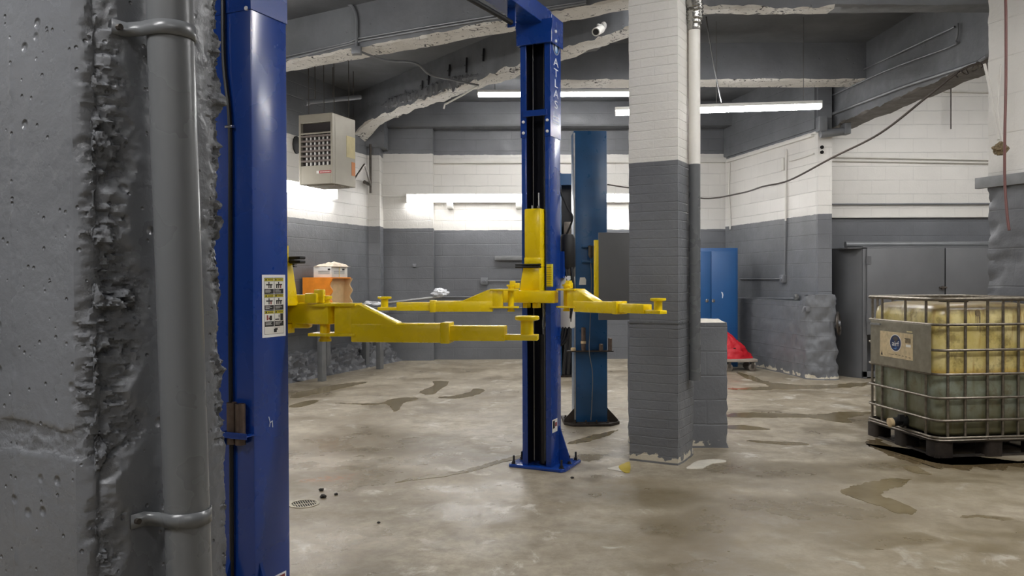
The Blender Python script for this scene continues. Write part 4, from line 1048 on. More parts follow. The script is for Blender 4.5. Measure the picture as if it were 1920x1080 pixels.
for k in range(4):
    x = a.x + k * 1.172
    y = 13.66 - .055 if x < -1.4 else 13.70
    y = 13.59
    pos = ('first from the pilaster', 'partly behind the blue front post', 'behind the two blue posts', 'behind the brick pillar')[k]
    t = lamp('wall_lamp', (x + .004, y, zz - .002 * k), (x + 1.165, y, zz - .002 * k - .001), 1, 'white fluorescent lamp on the back wall, ' + pos, tube='wall_tube', group='lamps in a row on the back wall', w=.12, h=.14, lf=.85, back=True)
    for f in (.62,):
        b = MB(); b.box(x + f * 1.17 - .05, x + f * 1.17 + .05, 13.58, 13.83, zz - .11, zz - .012); b.build('bracket', 'lamp_white', t, bevel=.004)
# lamp row on the bench wall: ends beside the heater
l1 = ML.inverted() @ P(637, 374, 12.2); 
for k in range(2):
    e = ML @ Vector((l1.x - k * 1.2, -.07, 0)); s_ = ML @ Vector((l1.x - k * 1.2 - 1.19, -.07, 0)); zz = 2.62
    lamp('wall_lamp', (s_.x, s_.y, zz), (e.x, e.y, zz), 1, ('fluorescent lamp on the bench wall under the unit heater', 'fluorescent lamp on the bench wall, mostly behind the near blue post')[k], tube='wall_tube', group='lamps in a row on the bench wall', w=.11, h=.17, lf=.85, back=True)

# ================================================================== PIPES AND CONDUITS
def run(name, pts, r, mat, label, cat='conduit', seg=8, parent=None):
    b = MB(); b.tube(pts, r, seg); o = b.build(name, mat, parent)
    return tag(o, label, cat) if parent is None else o
# downpipe beside the pillar
q = MC @ Vector((FW + .055, .24, 0)); r_ = .044
dp = thing('downpipe', 'tall downpipe, white above and grey below, beside the brick pillar', 'pipe', (q.x, q.y, .60))
zs_ = 2.265; zt_ = P(1310, 45, 6.2).z
b = MB(); b.use('pipe_grey'); b.lathe([(r_, .615), (r_, zs_)], (q.x, q.y, 0), (0, 0, 1), 20); b.use('conduit_white'); b.lathe([(r_, zs_), (r_, zt_)], (q.x, q.y, 0), (0, 0, 1), 20); b.build('pipe_run', None, dp)
b = MB(); b.lathe([(r_ + .003, 2.22), (r_ + .007, 2.23), (r_ + .007, 2.3), (r_ + .003, 2.31)], (q.x, q.y, 0), (0, 0, 1), 20); b.build('coupling', 'conduit_white', dp) if False else None
pts = smooth_path([(q.x, q.y, zt_ - .03), (q.x + .005, q.y, zt_ + .08), (q.x - .0, q.y - .02, zt_ + .2), (q.x + .12, q.y + .06, zt_ + .33), (q.x + .35, q.y + .2, zt_ + .42), (q.x + .6, q.y + .5, zt_ + .6)], 10)
b = MB(); vs = []
n = len(pts); fs = []
for i, p in enumerate(pts):
    t = (pts[min(i + 1, n - 1)] - pts[max(0, i - 1)]).normalized(); u = t.cross(Vector((0, 1, 0))).normalized(); w = t.cross(u)
    rr = (.066 if i % 2 else .057) if i > 4 else (.047, .050, .056, .049, .058)[i]
    for k in range(16):
        a = 2 * math.pi * k / 16; vs.append(p + (u * math.cos(a) + w * math.sin(a)) * rr)
for i in range(n - 1):
    for k in range(16): fs.append((i * 16 + k, i * 16 + (k + 1) % 16, (i + 1) * 16 + (k + 1) % 16, (i + 1) * 16 + k))
b.add(vs, fs); b.build('foil_sleeve', 'foil', dp, sharp=80)
b = MB(); b.lathe([(r_ + .002, zt_ - .075), (r_ + .006, zt_ - .06), (r_ + .006, zt_ - .035), (r_ + .002, zt_ - .02)], (q.x, q.y, 0), (0, 0, 1), 20); b.build('foil_band', 'foil', dp)
# conduits along the long beam
def bp(px, py, out=.02): return onface(B2, px, py, out)
run('conduit', [bp(440, 128), bp(655, 79, .02), bp(672, 72, .02), bp(800, 50), bp(960, 24), bp(1100, 2)], .012, 'conduit_grey', 'upper thin conduit running along the long grey beam')
run('conduit', [bp(440, 135), bp(655, 82.5, .02), bp(680, 76, .02), bp(800, 55), bp(960, 29), bp(1100, 6)], .012, 'conduit_grey', 'lower thin conduit running along the long grey beam')
run('conduit', smooth_path([bp(600, -40, .03), bp(640, 0, .03), bp(660, 12, .03), bp(668, 30, .03), bp(669, 60, .03), bp(669, 94, .03)], 6), .016, 'conduit_grey', 'bent conduit dropping down the long beam from the slab')
a = bp(669, 94, .03)
b = MB(); b.box(a.x - .05, a.x + .05, a.y - .05, a.y + .03, a.z - .05, a.z + .03); tag(b.build('junction_box', 'conduit_grey', bevel=.004), 'small grey junction box under the edge of the long beam', 'junction box')
e = onface(B3, 897, 160, .02)
run('conduit', smooth_path([a, a.lerp(e, .2) + Vector((0, 0, -.02)), P(778, 118, a.y + (e.y - a.y) * .45), P(806, 140, a.y + (e.y - a.y) * .6), P(850, 150, a.y + (e.y - a.y) * .8), e], 6), .013, 'conduit_grey', 'kinked conduit crossing from the long beam to the slanting beam')
a2 = onface(B3, 834, 203, .05)
run('conduit', [e, P(868, 178, e.y + .25), P(834, 196, e.y + .55), P(832, 204, e.y + .55)], .012, 'conduit_white', 'short white conduit under the slanting beam with a hooked end')
# iron hooks left in the slanting beam
for k, (px, py, h_) in enumerate(((792, 160, 18), (804, 149, 20), (843, 132, 22), (875, 122, 28), (907, 103, 24))):
    b = MB(); q0 = onface(B3, px, py - h_ / 2, .02); q1 = onface(B3, px - 1, py + h_ / 2, .02); q2 = onface(B3, px - 8, py, .004); b.tube([q0, q1], .014, 6); b.tube([q0.lerp(q1, .5), onface(B3, px - 5, py + 1, -.03)], .012, 6)
    tag(b.build('iron_hook', 'grease_black'), 'black iron stub on the slanting beam, ' + ('lowest of five', 'second lowest of five', 'middle one of five', 'second highest of five, bent', 'highest of five, near the blue post')[k], 'hook', 'iron stubs on the slanting beam')
# security camera on slanting beam
q = onface(B3, 1131, 50, .0)
cm = thing('security_camera', 'white bullet camera on the slanting beam beside the brick pillar', 'camera', tuple(q))
dB = (B3[1] - B3[0]).normalized(); nB = Vector((dB.y, -dB.x, 0)).normalized(); nB = nB if nB.dot(Vector((0, -1, 0))) > 0 else -nB
b = MB(); b.lathe([(.05, 0), (.05, .015), (.03, .03)], q - nB * .01, nB, 20); b.build('mount', 'lamp_white', cm)
p1_ = P(1117, 60, q.y - .25); b = MB(); b.tube([q + nB * .01, q + nB * .07, P(1126, 55, q.y - .12)], .018, 10); b.build('arm', 'lamp_white', cm)
ax = (p1_ - P(1128, 54, q.y - .1)); b = MB(); b.lathe([(.03, 0), (.042, .02), (.042, ax.length), (.034, ax.length), (.034, ax.length - .01)], P(1128, 54, q.y - .1), ax, 20); b.build('body', 'lamp_white', cm)
b = MB(); b.lathe([(.03, 0), (.03, .004)], P(1128, 54, q.y - .1) + ax * (1 - .006 / ax.length), ax, 16); b.build('lens', 'rubber_black', cm)

# conduits on the rising beam
b6x = 4.45
def bx(px, py, out=.03):
    r = ray(px, py); n = Vector((-1, -.04, 0)); o = Vector((4.47, 11.3, 0)) - Vector((out, 0, 0)); e = Vector((0, 0, EYE)); return e + r * ((o - e).dot(n) / r.dot(n))
run('conduit', [bx(1490, 190), bx(1782, 54), bx(1790, 50)], .011, 'conduit_grey', 'upper straight conduit running up the face of the rising beam')
run('conduit', smooth_path([bx(1537, 190), bx(1660, 133), bx(1780, 88), bx(1792, 76), bx(1796, 60), bx(1796, 44)], 6), .011, 'conduit_grey', 'conduit on the rising beam that bends up at its top end')
run('conduit', [bx(1546, 219), bx(1700, 160), bx(1838, 115)], .02, 'conduit_grey', 'lowest fat conduit along the bottom of the rising beam')
q = bx(1838, 113); q2 = P(1856, 122, 7.3); q3 = P(1930, 60, 7.2)
run('conduit', [q, P(1850, 105, 7.55), P(1930, 70, 7.2)], .02, 'conduit_grey', 'conduit turning from the rising beam onto the stone pier')
b = MB()
for p in (P(1540, 237, 10.95), ): b.box(p.x - .05, p.x + .06, p.y - .06, p.y + .08, p.z - .07, p.z + .13)
p = P(1540, 250, 10.9); p2 = P(1592, 244, 10.9); b.cyl((p.x, 10.95, p.z), (p2.x, 10.95, p2.z), .055, 14); b.box(p2.x - .06, p2.x + .02, 10.88, 11.04, p2.z - .05, p2.z + .12)
tag(b.build('drain_elbow', 'conduit_grey', bevel=.006), 'grey plastic elbow pipe under the low end of the rising beam', 'pipe')
# cable draped across the room
pts = [P(1838, 118, 7.45), P(1800, 133, 7.6), P(1740, 180, 8.0), P(1650, 250, 8.8), P(1560, 296, 9.6), P(1480, 338, 10.6), P(1430, 350, 11.3), P(1390, 362, 12.2), P(1320, 372, 13.2), P(1240, 356, 13.3), P(1180, 352, 13.5), P(1139, 346, 13.75)]
run('electric_cable', smooth_path(pts, 8), .012, 'cable_brown', 'dark cable sagging from the rising beam across to the back wall', 'cable')
p = P(1808, 128, 7.55); b = MB(); pts = []
for k in range(40):
    t = k / 39; pts.append(P(1790 + 60 * t + 4 * math.sin(t * 40), 140 - 22 * t + 7 * math.sin(t * 23), 7.6 + .1 * math.cos(t * 31)))
b.tube(pts, .006, 5); tag(b.build('electric_cable', 'cable_brown'), 'small dark tangle of wire under the top end of the rising beam', 'cable')
# red-brown hose and wires by the stone pier
run('air_hose', smooth_path([P(1884, -30, 6.55), P(1886, 20, 6.55), P(1886, 150, 6.55), P(1884, 250, 6.55), P(1884, 340, 6.55), P(1888, 400, 6.52), P(1892, 432, 6.5)], 8), .011, 'hose_red', 'red brown hose hanging in front of the stone pier', 'hose')
run('electric_cable', smooth_path([P(1846, 120, 7.0), P(1856, 165, 6.95), P(1866, 225, 6.85), P(1872, 262, 6.8)], 6), .012, 'conduit_white', 'white cord hanging down the white face of the stone pier', 'cable')
run('electric_cable', smooth_path([P(1876, 120, 6.75), P(1871, 190, 6.75), P(1873, 230, 6.72), P(1880, 268, 6.7)], 6), .008, 'conduit_white', 'thin white wire beside the white cord on the stone pier', 'cable')
p = P(1876, 279, 6.66); crumple('brush', (p.x, p.y, p.z - .055), .055, .05, .055, 'fiber_brown', 'brown fibre clump tied to the white cord on the stone pier', 'brush', 9)
bb = MP.inverted() @ P(1838, 350, 7.08)
b = MB(MP); b.box(-.09, 1.2, -.045, .005, 2.18, 2.275); tag(b.build('ledger_board', 'board_grey', bevel=.003), 'grey timber board fixed across the stone pier under the white paint', 'board')
# conduit on the right wall
def rw(px, py, out=.02):
    r = ray(px, py); n = Vector((RDIR.y, -RDIR.x, 0)); o = RA + Vector((RDIR.y, -RDIR.x, 0)).normalized() * out; e = Vector((0, 0, EYE)); return e + r * ((o - e).dot(n) / r.dot(n))
s_ = 1 if Vector((RDIR.y, -RDIR.x, 0)).dot(Vector((-1, 0, 0))) > 0 else -1
def rw(px, py, out=.02):
    n = Vector((RDIR.y, -RDIR.x, 0)) * s_; o = RA + n * out; e = Vector((0, 0, EYE)); r = ray(px, py); return e + r * ((o - e).dot(n) / r.dot(n))
b = MB(); q0, q1, q2 = rw(1474, 280), rw(1473, 414), rw(1471, 516); b.use('conduit_white'); b.tube([q0, q1], .014, 8); b.use('conduit_grey'); b.tube([q1, q2], .014, 8)
tag(b.build('conduit', None), 'upright conduit on the side wall, white then grey, ending at the outlet box', 'conduit')
q = rw(1468, 523, .03); b = MB(frame(q, RDIR)); b.box(-.055, .055, -.03, .03, -.055, .06); b.lathe([(.03, 0), (.03, .01)], (0, -.03, 0), (0, -1, 0), 12); tag(b.build('outlet_box', 'conduit_grey', bevel=.006), 'metal outlet box on the side wall beside the blue locker', 'outlet')
run('conduit', [rw(1387, 523), rw(1462, 523)], .012, 'conduit_grey', 'level conduit from the blue locker to the outlet box')
run('conduit', [rw(1380, 559, .05), rw(1492, 560, .05)], .02, 'conduit_grey', 'pipe lying along the ledge of the skirt wall')
q = rw(1493, 558, .05); b = MB(); b.cyl(q - Vector((0, 0, .03)), q + Vector((0, 0, .05)), .028, 10); b.cyl(q - Vector((.03, 0, 0)), q + Vector((.03, 0, 0)), .03, 10); tag(b.build('pipe_tee', 'steel'), 'pipe tee at the end of the ledge pipe', 'pipe fitting')
q = rw(1514, 580, .2); b = MB(); b.tube([q + Vector((-.07, 0, -.05)), q + Vector((-.05, 0, .03)), q + Vector((.05, 0, .03)), q + Vector((.06, 0, -.03))], .014, 8); b.box(q.x - .03, q.x + .06, q.y - .02, q.y + .03, q.z - .03, q.z + .04); tag(b.build('valve', 'conduit_grey', bevel=.004), 'painted pipe valve on the corner of the skirt wall', 'valve')
run('conduit', [rw(1368, 305), rw(1366, 360), rw(1369, 405), rw(1369, 430)], .016, 'conduit_white', 'white conduit down the far corner behind the blue locker')
run('conduit', [rw(1480, 302), rw(1526, 288)], .012, 'conduit_white', 'short white conduit high on the end of the side wall')
q = rw(1470, 308, .02); b = MB(frame(q, RDIR)); b.box(-.03, .03, -.03, .02, -.09, .09); tag(b.build('junction_box', 'conduit_white', bevel=.004), 'white junction box high on the side wall conduit', 'junction box')
# holes and marks of the wall end
for k, (y0, y1) in enumerate(((272, 280), (281, 290))):
    p = P(1541, (y0 + y1) / 2, 11.07); b = MB(); b.lathe([(.024, 0), (.024, .02)], (p.x, 11.075, p.z), (0, -1, 0), 10); tag(b.build('socket', 'pit_black'), ('upper black knockout on the white wall end', 'lower black knockout on the white wall end')[k], 'socket')
# recess wall pipes
for y0, y1, lab in ((297, 303, 'upper thin pipe across the white recess wall'), (304, 309, 'second thin pipe across the white recess wall'), (383, 385, 'thin pipe just above the grey paint on the recess wall')):
    run('conduit', [P(1556, y0 - (3 if y0 < 310 else 0), 11.53), P(1870, y1 - 3, 11.53)], .012, 'conduit_white' if y0 < 310 else 'conduit_grey', lab)
run('conduit', [P(1770, 171, 11.53), P(1870, 173, 11.53)], .014, 'conduit_white', 'highest pipe on the recess wall under the rising beam')
b = MB(); b.cyl(P(1783, 165, 11.45), P(1783, 242, 11.45), .01, 6); tag(b.build('hanging_rod', 'steel_dark'), 'thin rod hanging in front of the white recess wall', 'rod')
b = MB(); p = P(1556, 407, 11.52); p2 = P(1870, 408, 11.52); b.box(p.x, p2.x, 11.515, 11.56, p.z - .012, p.z + .012); tag(b.build('edge_strip', 'conduit_white', bevel=.002), 'white strip along the paint line of the recess wall', 'strip')
# back wall fittings
def bw_(px, py): return P(px, py, 13.8)
q = bw_(908, 527); b = MB(); b.box(q.x - .06, q.x + .06, 13.75, 13.825, q.z - .06, q.z + .06); b.cyl((q.x, 13.75, q.z), (q.x, 13.74, q.z), .03, 12); tag(b.build('outlet_box', 'conduit_grey', bevel=.006), 'grey outlet box on the back wall above the far yellow arm', 'outlet')
run('conduit', [P(914, 527, 13.79), P(1060, 527, 13.79)], .012, 'conduit_grey', 'conduit from the outlet box behind the blue post')
run('conduit', [P(812, 557, 13.79), P(1060, 557, 13.79)], .014, 'conduit_grey', 'lower conduit along the back wall at arm height')
run('conduit', [P(900, 577, 13.79), P(1170, 577, 13.79)], .014, 'conduit_grey', 'lowest conduit along the back wall below the arm')
q = bw_(928, 484); q2 = bw_(1040, 484); b = MB(); b.box(q.x, q2.x, 13.70, 13.83, q.z - .04, q.z + .035); tag(b.build('ledger_board', 'board_grey', bevel=.004), 'grey board fixed to the back wall beside the blue post', 'board')
q = P(777, 498, 13.64); b = MB(); b.box(q.x - .03, q.x + .03, 13.62, 13.665, q.z - .03, q.z + .03); tag(b.build('wall_plate', 'conduit_grey', bevel=.004), 'tiny grey plate on the short back wall by the pilaster', 'plate')
run('conduit', [P(715.5, 290, 13.62), P(715.5, 425, 13.62)], .012, 'conduit_white', 'white conduit in the corner beside the pilaster')
run('conduit', [P(716.5, 425, 13.62), P(717, 498, 13.62)], .012, 'conduit_grey', 'grey conduit in the corner beside the pilaster')
run('conduit', [P(676, 367, 13.25), P(763, 368, 13.60)], .008, 'conduit_white', 'thin flex from the bench wall to the row of wall lamps')
q = P(716, 505, 13.62); b = MB(); b.box(q.x - .04, q.x + .03, 13.58, 13.665, q.z - .05, q.z + .05); tag(b.build('outlet_box', 'conduit_grey', bevel=.006), 'small grey box at the foot of the pilaster conduit', 'outlet')
q = P(695, 402, 13.29); b = MB(); b.box(q.x - .10, q.x + .10, 13.27, 13.31, q.z - .09, q.z - .08); b.box(q.x - .1, q.x - .07, 13.285, 13.31, q.z + .0, q.z + .03); tag(b.build('wall_plate', 'lamp_white'), 'white bracket plate on the white pilaster', 'plate')
# wire hanging behind the pillar
run('hanging_wire', smooth_path([P(1324, 32, 7.5), P(1328, 60, 7.7), P(1340, 130, 8.4), P(1352, 190, 9.2), P(1353, 188, 9.3)], 6), .007, 'cable_black', 'dark wire sagging from the cross beam to the hanging lamp', 'wire')

# ================================================================== BLUE LOCKER, DOLLY
lk = thing('steel_locker', 'blue two door steel locker against the far corner', 'locker', (3.0, 12.75, 0))
x0, x1 = P(1297, 600, 12.5).x, P(1384, 600, 12.5).x; zt = P(1340, 465, 12.5).z
b = MB(); b.box(x0, x1, 12.52, 13.0, 0, zt); b.build('cabinet_body', 'locker_blue', lk, bevel=.004)
xm = P(1333, 600, 12.5).x
b = MB(); b.box(x0 + .02, xm - .006, 12.495, 12.52, .08, zt - .05); d1 = b.build('door', 'locker_blue', lk, bevel=.004)
b = MB(); b.box(xm + .006, x1 - .025, 12.495, 12.52, .08, zt - .05); d2 = b.build('door', 'locker_blue', lk, bevel=.004)
for d_, px in ((d1, 1326), (d2, 1338)):
    q = P(px, 564, 12.48); b = MB(); b.lathe([(.028, 0), (.028, .008), (.014, .02), (.014, .03)], (q.x, 12.495, q.z), (0, -1, 0), 12); o = b.build('handle', 'chrome', lk); o.parent = d_
q = P(1354, 553, 12.49); b = MB(); b.prism([(q.x - .015, q.z + .05), (q.x + .01, q.z + .04), (q.x + .02, q.z), (q.x + .01, q.z - .05), (q.x, q.z - .05), (q.x + .002, q.z)], 'y', 12.493, 12.4955); o = b.build('paint_chip', 'decal_pale', lk); o.parent = d2

DX0, DX1 = P(1352, 680, 11.95).x, P(1419, 680, 11.95).x
zt = G(1390, 675).y
dz = .145
dl = thing('dolly', 'small flat wooden dolly on caster wheels under the red canvas bag', 'dolly', ((DX0 + DX1) / 2, 12.1, 0))
b = MB(); b.box(DX0, DX1, 11.9, 12.3, dz - .005, dz + .035); b.build('deck', 'dolly_wood', dl, bevel=.006)
for x in (DX0 + .12, DX1 - .07):
    for y in (11.95, 12.24):
        b = MB(); b.box(x - .02, x + .02, y - .035, y - .025, .05, dz); b.box(x - .02, x + .02, y + .025, y + .035, .05, dz); b.box(x - .03, x + .03, y - .035, y + .035, dz - .014, dz - .004); o = b.build('caster_fork', 'steel_dark', dl)
        b = MB(); b.lathe([(.045, -.018), (.055, -.012), (.055, .012), (.045, .018)], (x, y, .055), (0, 1, 0), 16); w = b.build('wheel', 'wheel_grey', dl); w.parent = o
def bagf(i, j):
    a = 2 * math.pi * i / 40; t = j / 24
    rx = .30 * (1 - t) ** .75 + .012; ry = .14 * (1 - t) ** .8 + .012
    k = 1 + .20 * fbm((math.cos(a), math.sin(a), t * 1.2), 2.6, 4) + .05 * math.sin(a * 3 + t * 5)
    return (-.12 * t ** 1.5 + math.cos(a) * rx * k, math.sin(a) * ry * k, .43 * t + .02 * fbm((a, t, 3), 3, 2) * (t > 0))
bx0 = P(1372, 680, 12.1).x
b = MB(Matrix.Translation((bx0 - .02, 12.1, dz + .037))); b.grid(40, 25, bagf, wrap=True); b.Fc.append(list(range(40))); b.mi.append(0)
rb = thing('canvas_bag', 'red canvas bag slumped on the wooden dolly', 'bag', (bx0, 12.1, dz + .037)); b.build('bag_body', 'red_canvas', rb, sharp=60)
b = MB(); q = P(1377, 657, 11.98); b.tube([(q.x + .03 * math.cos(k * .6), 12.0, q.z + .03 * math.sin(k * .6)) for k in range(11)], .009, 6); b.tube([(q.x - .03, 12.0, q.z), (q.x - .13, 12.02, q.z - .07)], .008, 6); b.build('tie', 'cable_black', rb)

# ================================================================== GREY STEEL CABINET
GC = thing('storage_cabinet', 'long grey steel cabinet with hinged doors under the white recess wall', 'cabinet', (5.7, 11.2, 0))
xl = P(1615, 600, 11.05).x; zt = P(1615, 464, 11.05).z; zd = P(1650, 627, 11.04).z
b = MB(); b.prism([(xl, 11.03), (xl + .05, 11.03), (xl + .05, 11.54), (4.60, 11.54), (4.60, 11.42)][:5], 'z', 0, zt); b.build('side_panel', 'cabinet_grey', GC)
b = MB(); b.box(xl, xl + .06, 11.0, 11.05, 0, zt); b.box(xl, 7.3, 11.0, 11.05, zt - .02, zt + .01); b.box(xl, 7.3, 11.0, 11.05, .02, .10); b.build('front_frame', 'cabinet_grey', GC, bevel=.003)
b = MB(); b.box(4.62, 7.3, 11.02, 11.54, zt - .015, zt); b.build('top_panel', 'cabinet_grey', GC)
b = MB(); b.box(xl + .05, 7.3, 11.5, 11.54, 0, zt); b.box(xl + .05, 7.3, 11.06, 11.5, .02, .05); b.build('back_panel', 'cabinet_grey', GC)
dx = P(1770, 600, 11.0).x
for k, (xa, xb_) in enumerate(((xl + .045, dx - .008), (dx + .008, 7.25))):
    b = MB(); b.box(xa, xb_, 10.97, 11.0, zd, zt - .015); d_ = b.build('door', 'cabinet_grey', GC, bevel=.004)
    if k == 0:
        for py in (488, 596):
            p = P(1620, py, 10.97); b = MB(); b.box(xa - .012, xa + .05, 10.962, 10.972, p.z - .055, p.z + .055); b.cyl((xa - .004, 10.962, p.z - .06), (xa - .004, 10.962, p.z + .06), .009, 8); o = b.build('hinge', 'cabinet_grey', GC); o.parent = d_
        p = P(1768, 539, 10.96); b = MB(); b.cyl((p.x - .05, 10.955, p.z), (p.x + .05, 10.955, p.z), .012, 8); b.box(p.x - .02, p.x + .02, 10.95, 10.972, p.z - .03, p.z + .02); o = b.build('latch', 'steel_dark', GC); o.parent = d_
b = MB(); b.tube([(4.605, 11.35, z_) for z_ in (1.2, 1.21)], .004) if False else None
zp = zt + .048
b = MB(); p = P(1585, 461, 11.3); b.lathe([(.033, 0), (.045, 0), (.045, 2.6), (.033, 2.6)], (p.x, 11.3, zp), (1, 0, 0), 20); b.use('pit_black'); b.cyl((p.x - .001, 11.3, zp), (p.x + .01, 11.3, zp), .034, 14)
b.mats = ['bench_grey', 'pit_black']; b.mi = [0] * (b.mi.count(b.mi[0]) if False else len(b.mi)); 
o = b.build('steel_tube', None); tag(o, 'long grey steel tube lying on top of the grey steel cabinet', 'tube')
# hand wheel beside the skirt wall corner
p = P(1565, 607, 10.98)
hw = thing('hand_wheel', 'dark steel hand wheel sticking out beside the lumpy wall corner', 'hand wheel', (p.x, p.y, p.z - .2))
ax = Vector((1, -.55, .08)).normalized(); c = Vector((p.x + .06, p.y + .02, p.z)); u = ax.orthogonal().normalized(); w = ax.cross(u)
b = MB(); b.tube([c + (u * math.cos(k * .3142) + w * math.sin(k * .3142)) * .15 for k in range(20)], .018, 8, closed=True); b.build('rim', 'steel_dark', hw)
b = MB(); b.lathe([(.05, -.2), (.055, -.02), (.035, .03)], c, ax, 14); b.build('hub', 'conduit_grey', hw)
for k in range(3):
    b = MB(); a = k * 2.094 + .5; b.tube([c, c + (u * math.cos(a) + w * math.sin(a)) * .145], .014, 6); b.build('spoke', 'steel_dark', hw)

# ================================================================== OIL TANK (caged)
I0 = Vector((3.262, 6.14, 0)); ID = Vector((.993, .115, 0)).normalized(); IM = frame(I0, ID); IW, IDP = .97, .98
it = thing('caged_tank', 'yellowed caged plastic oil tank on a dark pallet beside the stone pier', 'tank', tuple(IM @ Vector((IW / 2, IDP / 2, 0))))
def rrect(x0, x1, y0, y1, r, n=6):
    pts = []
    for cx, cy, a0 in ((x1 - r, y1 - r, 0), (x0 + r, y1 - r, 90), (x0 + r, y0 + r, 180), (x1 - r, y0 + r, 270)):
        for k in range(n + 1):
            a = R(a0 + 90 * k / n); pts.append((cx + r * math.cos(a), cy + r * math.sin(a)))
    return pts
def loft(b, secs, caps=True):
    n = len(secs[0][0]); vs = []
    for pts, z in secs: vs += [(x, y, z) for x, y in pts]
    fs = [(j * n + i, j * n + (i + 1) % n, (j + 1) * n + (i + 1) % n, (j + 1) * n + i) for j in range(len(secs) - 1) for i in range(n)]
    fs.append(tuple(range(n - 1, -1, -1))); fs.append(tuple((len(secs) - 1) * n + i for i in range(n))); b.add(vs, fs)
g_ = .03
secs = []
for z, ins, r in ((.15, .05, .08), (.17, .012, .09), (.19, .0, .1), (.5, -.004, .1), (1.08, .0, .1), (1.14, .012, .1), (1.175, .05, .1), (1.19, .12, .1)):
    secs.append((rrect(g_ + ins, IW - g_ - ins, g_ + ins, IDP - g_ - ins, r), z))
b = MB(IM); loft(b, secs); tk = b.build('tank_body', 'tank_plastic', it, sharp=50)
b = MB(IM); b.lathe([(.11, 1.185), (.11, 1.215), (.10, 1.22), (0, 1.22)], (IW / 2, IDP / 2, 0), (0, 0, 1), 24); o = b.build('filler_cap', 'rubber_black', it); o.parent = tk
zr_ = [1.029, .832, .645, .462, .288, .155]
ring = [(x, y) for x, y in rrect(0, IW, 0, IDP, .085, 5)]
for k, z in enumerate(zr_):
    b = MB(IM); b.tube([(x, y, z) for x, y in ring], .0105, 8, closed=True); b.build('cage_hoop', 'cage_steel', it)
b = MB(IM); b.tube([(x, y, 1.225) for x, y in ring], .015, 8, closed=True); b.build('cage_rim', 'cage_steel', it)
xs_f = [.10, .245, .43, .56, .69, .88]; ys_l = [.15, .42, .75, .90]
def bar(x, y): 
    b = MB(IM); b.cyl((x, y, .14), (x, y, 1.225), .0105, 8); b.build('cage_bar', 'cage_steel', it)
for x in xs_f: bar(x, .012); bar(x, IDP - .012)
for y in ys_l: bar(.012, y); bar(IW - .012, y)
# sheet plate with the label on the side
b = MB(IM); b.box(-.014, -.011, .05, .885, .650, 1.025); pl = b.build('label_plate', 'ibc_plate', it, bevel=.001, seg=1)
LM = IM @ Matrix(((0, 0, -1, -.0145), (-.92, 0, 0, .885), (0, 1, 0, .650), (0, 0, 0, 1)))     # u from the far end towards the corner, v up
b = MB(LM); b.use('ibc_label'); b.box(.16, .66, .075, .29, 0, .001); b.use('ink_black'); b.box(.175, .205, .235, .28, .001, .0014) if False else None
b.use('ink_black'); b.prism([(.175, .085), (.205, .085), (.19, .12)], 'z', .001, .0014)
for k in range(5): b.box(.40 + k * .05, .43 + k * .05, .105 - k * .003, .109 - k * .003, .001, .0014)
b.box(.30, .38, .10, .103, .001, .0014); b.box(.54, .62, .245, .25, .001, .0014)
b.use('paper_white'); b.box(.56, .63, .18, .2, .001, .0013); b.use('tag_cream'); b.box(.57, .65, .30, .31, 0, .001); b.use('fiber_brown'); b.box(.55, .63, .21, .25, .001, .0013)
b.use('steel'); b.box(.015, .17, .335, .352, 0, .012)
o = b.build('label', None, it); o.parent = pl
b = MB(LM); n = 32; b.use('paper_white'); b.prism([(.405 + .088 * math.cos(k * 2 * math.pi / n), .2 + .072 * math.sin(k * 2 * math.pi / n)) for k in range(n)], 'z', .001, .0016)
b.use('ink_navy'); b.prism([(.405 + .082 * math.cos(k * 2 * math.pi / n), .2 + .066 * math.sin(k * 2 * math.pi / n)) for k in range(n)], 'z', .0016, .0022)
b.use('steel_dark'); b.prism([(.36, .235), (.39, .255), (.43, .255), (.45, .235), (.43, .225), (.415, .205), (.4, .205), (.385, .228)], 'z', .0022, .0026)
b.use('ink_lightblue'); b.prism([(.37, .155), (.41, .148), (.43, .158), (.4, .156)], 'z', .0022, .0026); b.box(.395, .43, .166, .17, .0022, .0026)
o = b.build('badge', None, it); o.parent = pl
o = textm('airf', .075, LM @ Matrix.Translation((.405, .176, .0026)) @ Matrix.Diagonal((1.05, .8, 1, 1)), 'lettering', 'paper_white', it, .0004); o.parent = pl
# splash and drips on the front
b = MB(IM)
def spl(pts): b.prism(pts, 'y', .0292, .031)
cxs, czs = .36, 1.118
spl([(cxs + .022 * math.cos(k * .5236) * (1 + .15 * math.sin(k * 3)), czs + .028 * math.sin(k * .5236)) for k in range(12)])
for dx_, l_ in ((-.014, .09), (.0, .13), (.012, .10), (.02, .19)): spl([(cxs + dx_ - .004, czs), (cxs + dx_ + .004, czs), (cxs + dx_ + .003, czs - l_), (cxs + dx_ - .002, czs - l_)])
o = b.build('oil_splash', 'fiber_brown', it); o.parent = tk
# drain valve
vy = .44; b = MB(IM); b.cyl((.06, vy, .215), (-.02, vy, .215), .05, 18); vv = b.build('drain_valve', 'rubber_black', it)
b = MB(IM); b.cyl((-.02, vy + .0, .215), (-.085, vy - .0, .205), .036, 18); b.box(-.06, -.02, vy - .06, vy - .03, .22, .275); o = b.build('valve_body', 'rubber_black', it); o.parent = vv
b = MB(IM); b.lathe([(.036, 0), (.038, .03), (.03, .034), (0, .034)], (-.085, vy, .205), (-1, 0, -.1), 18); o = b.build('cap', 'bone', it); o.parent = vv
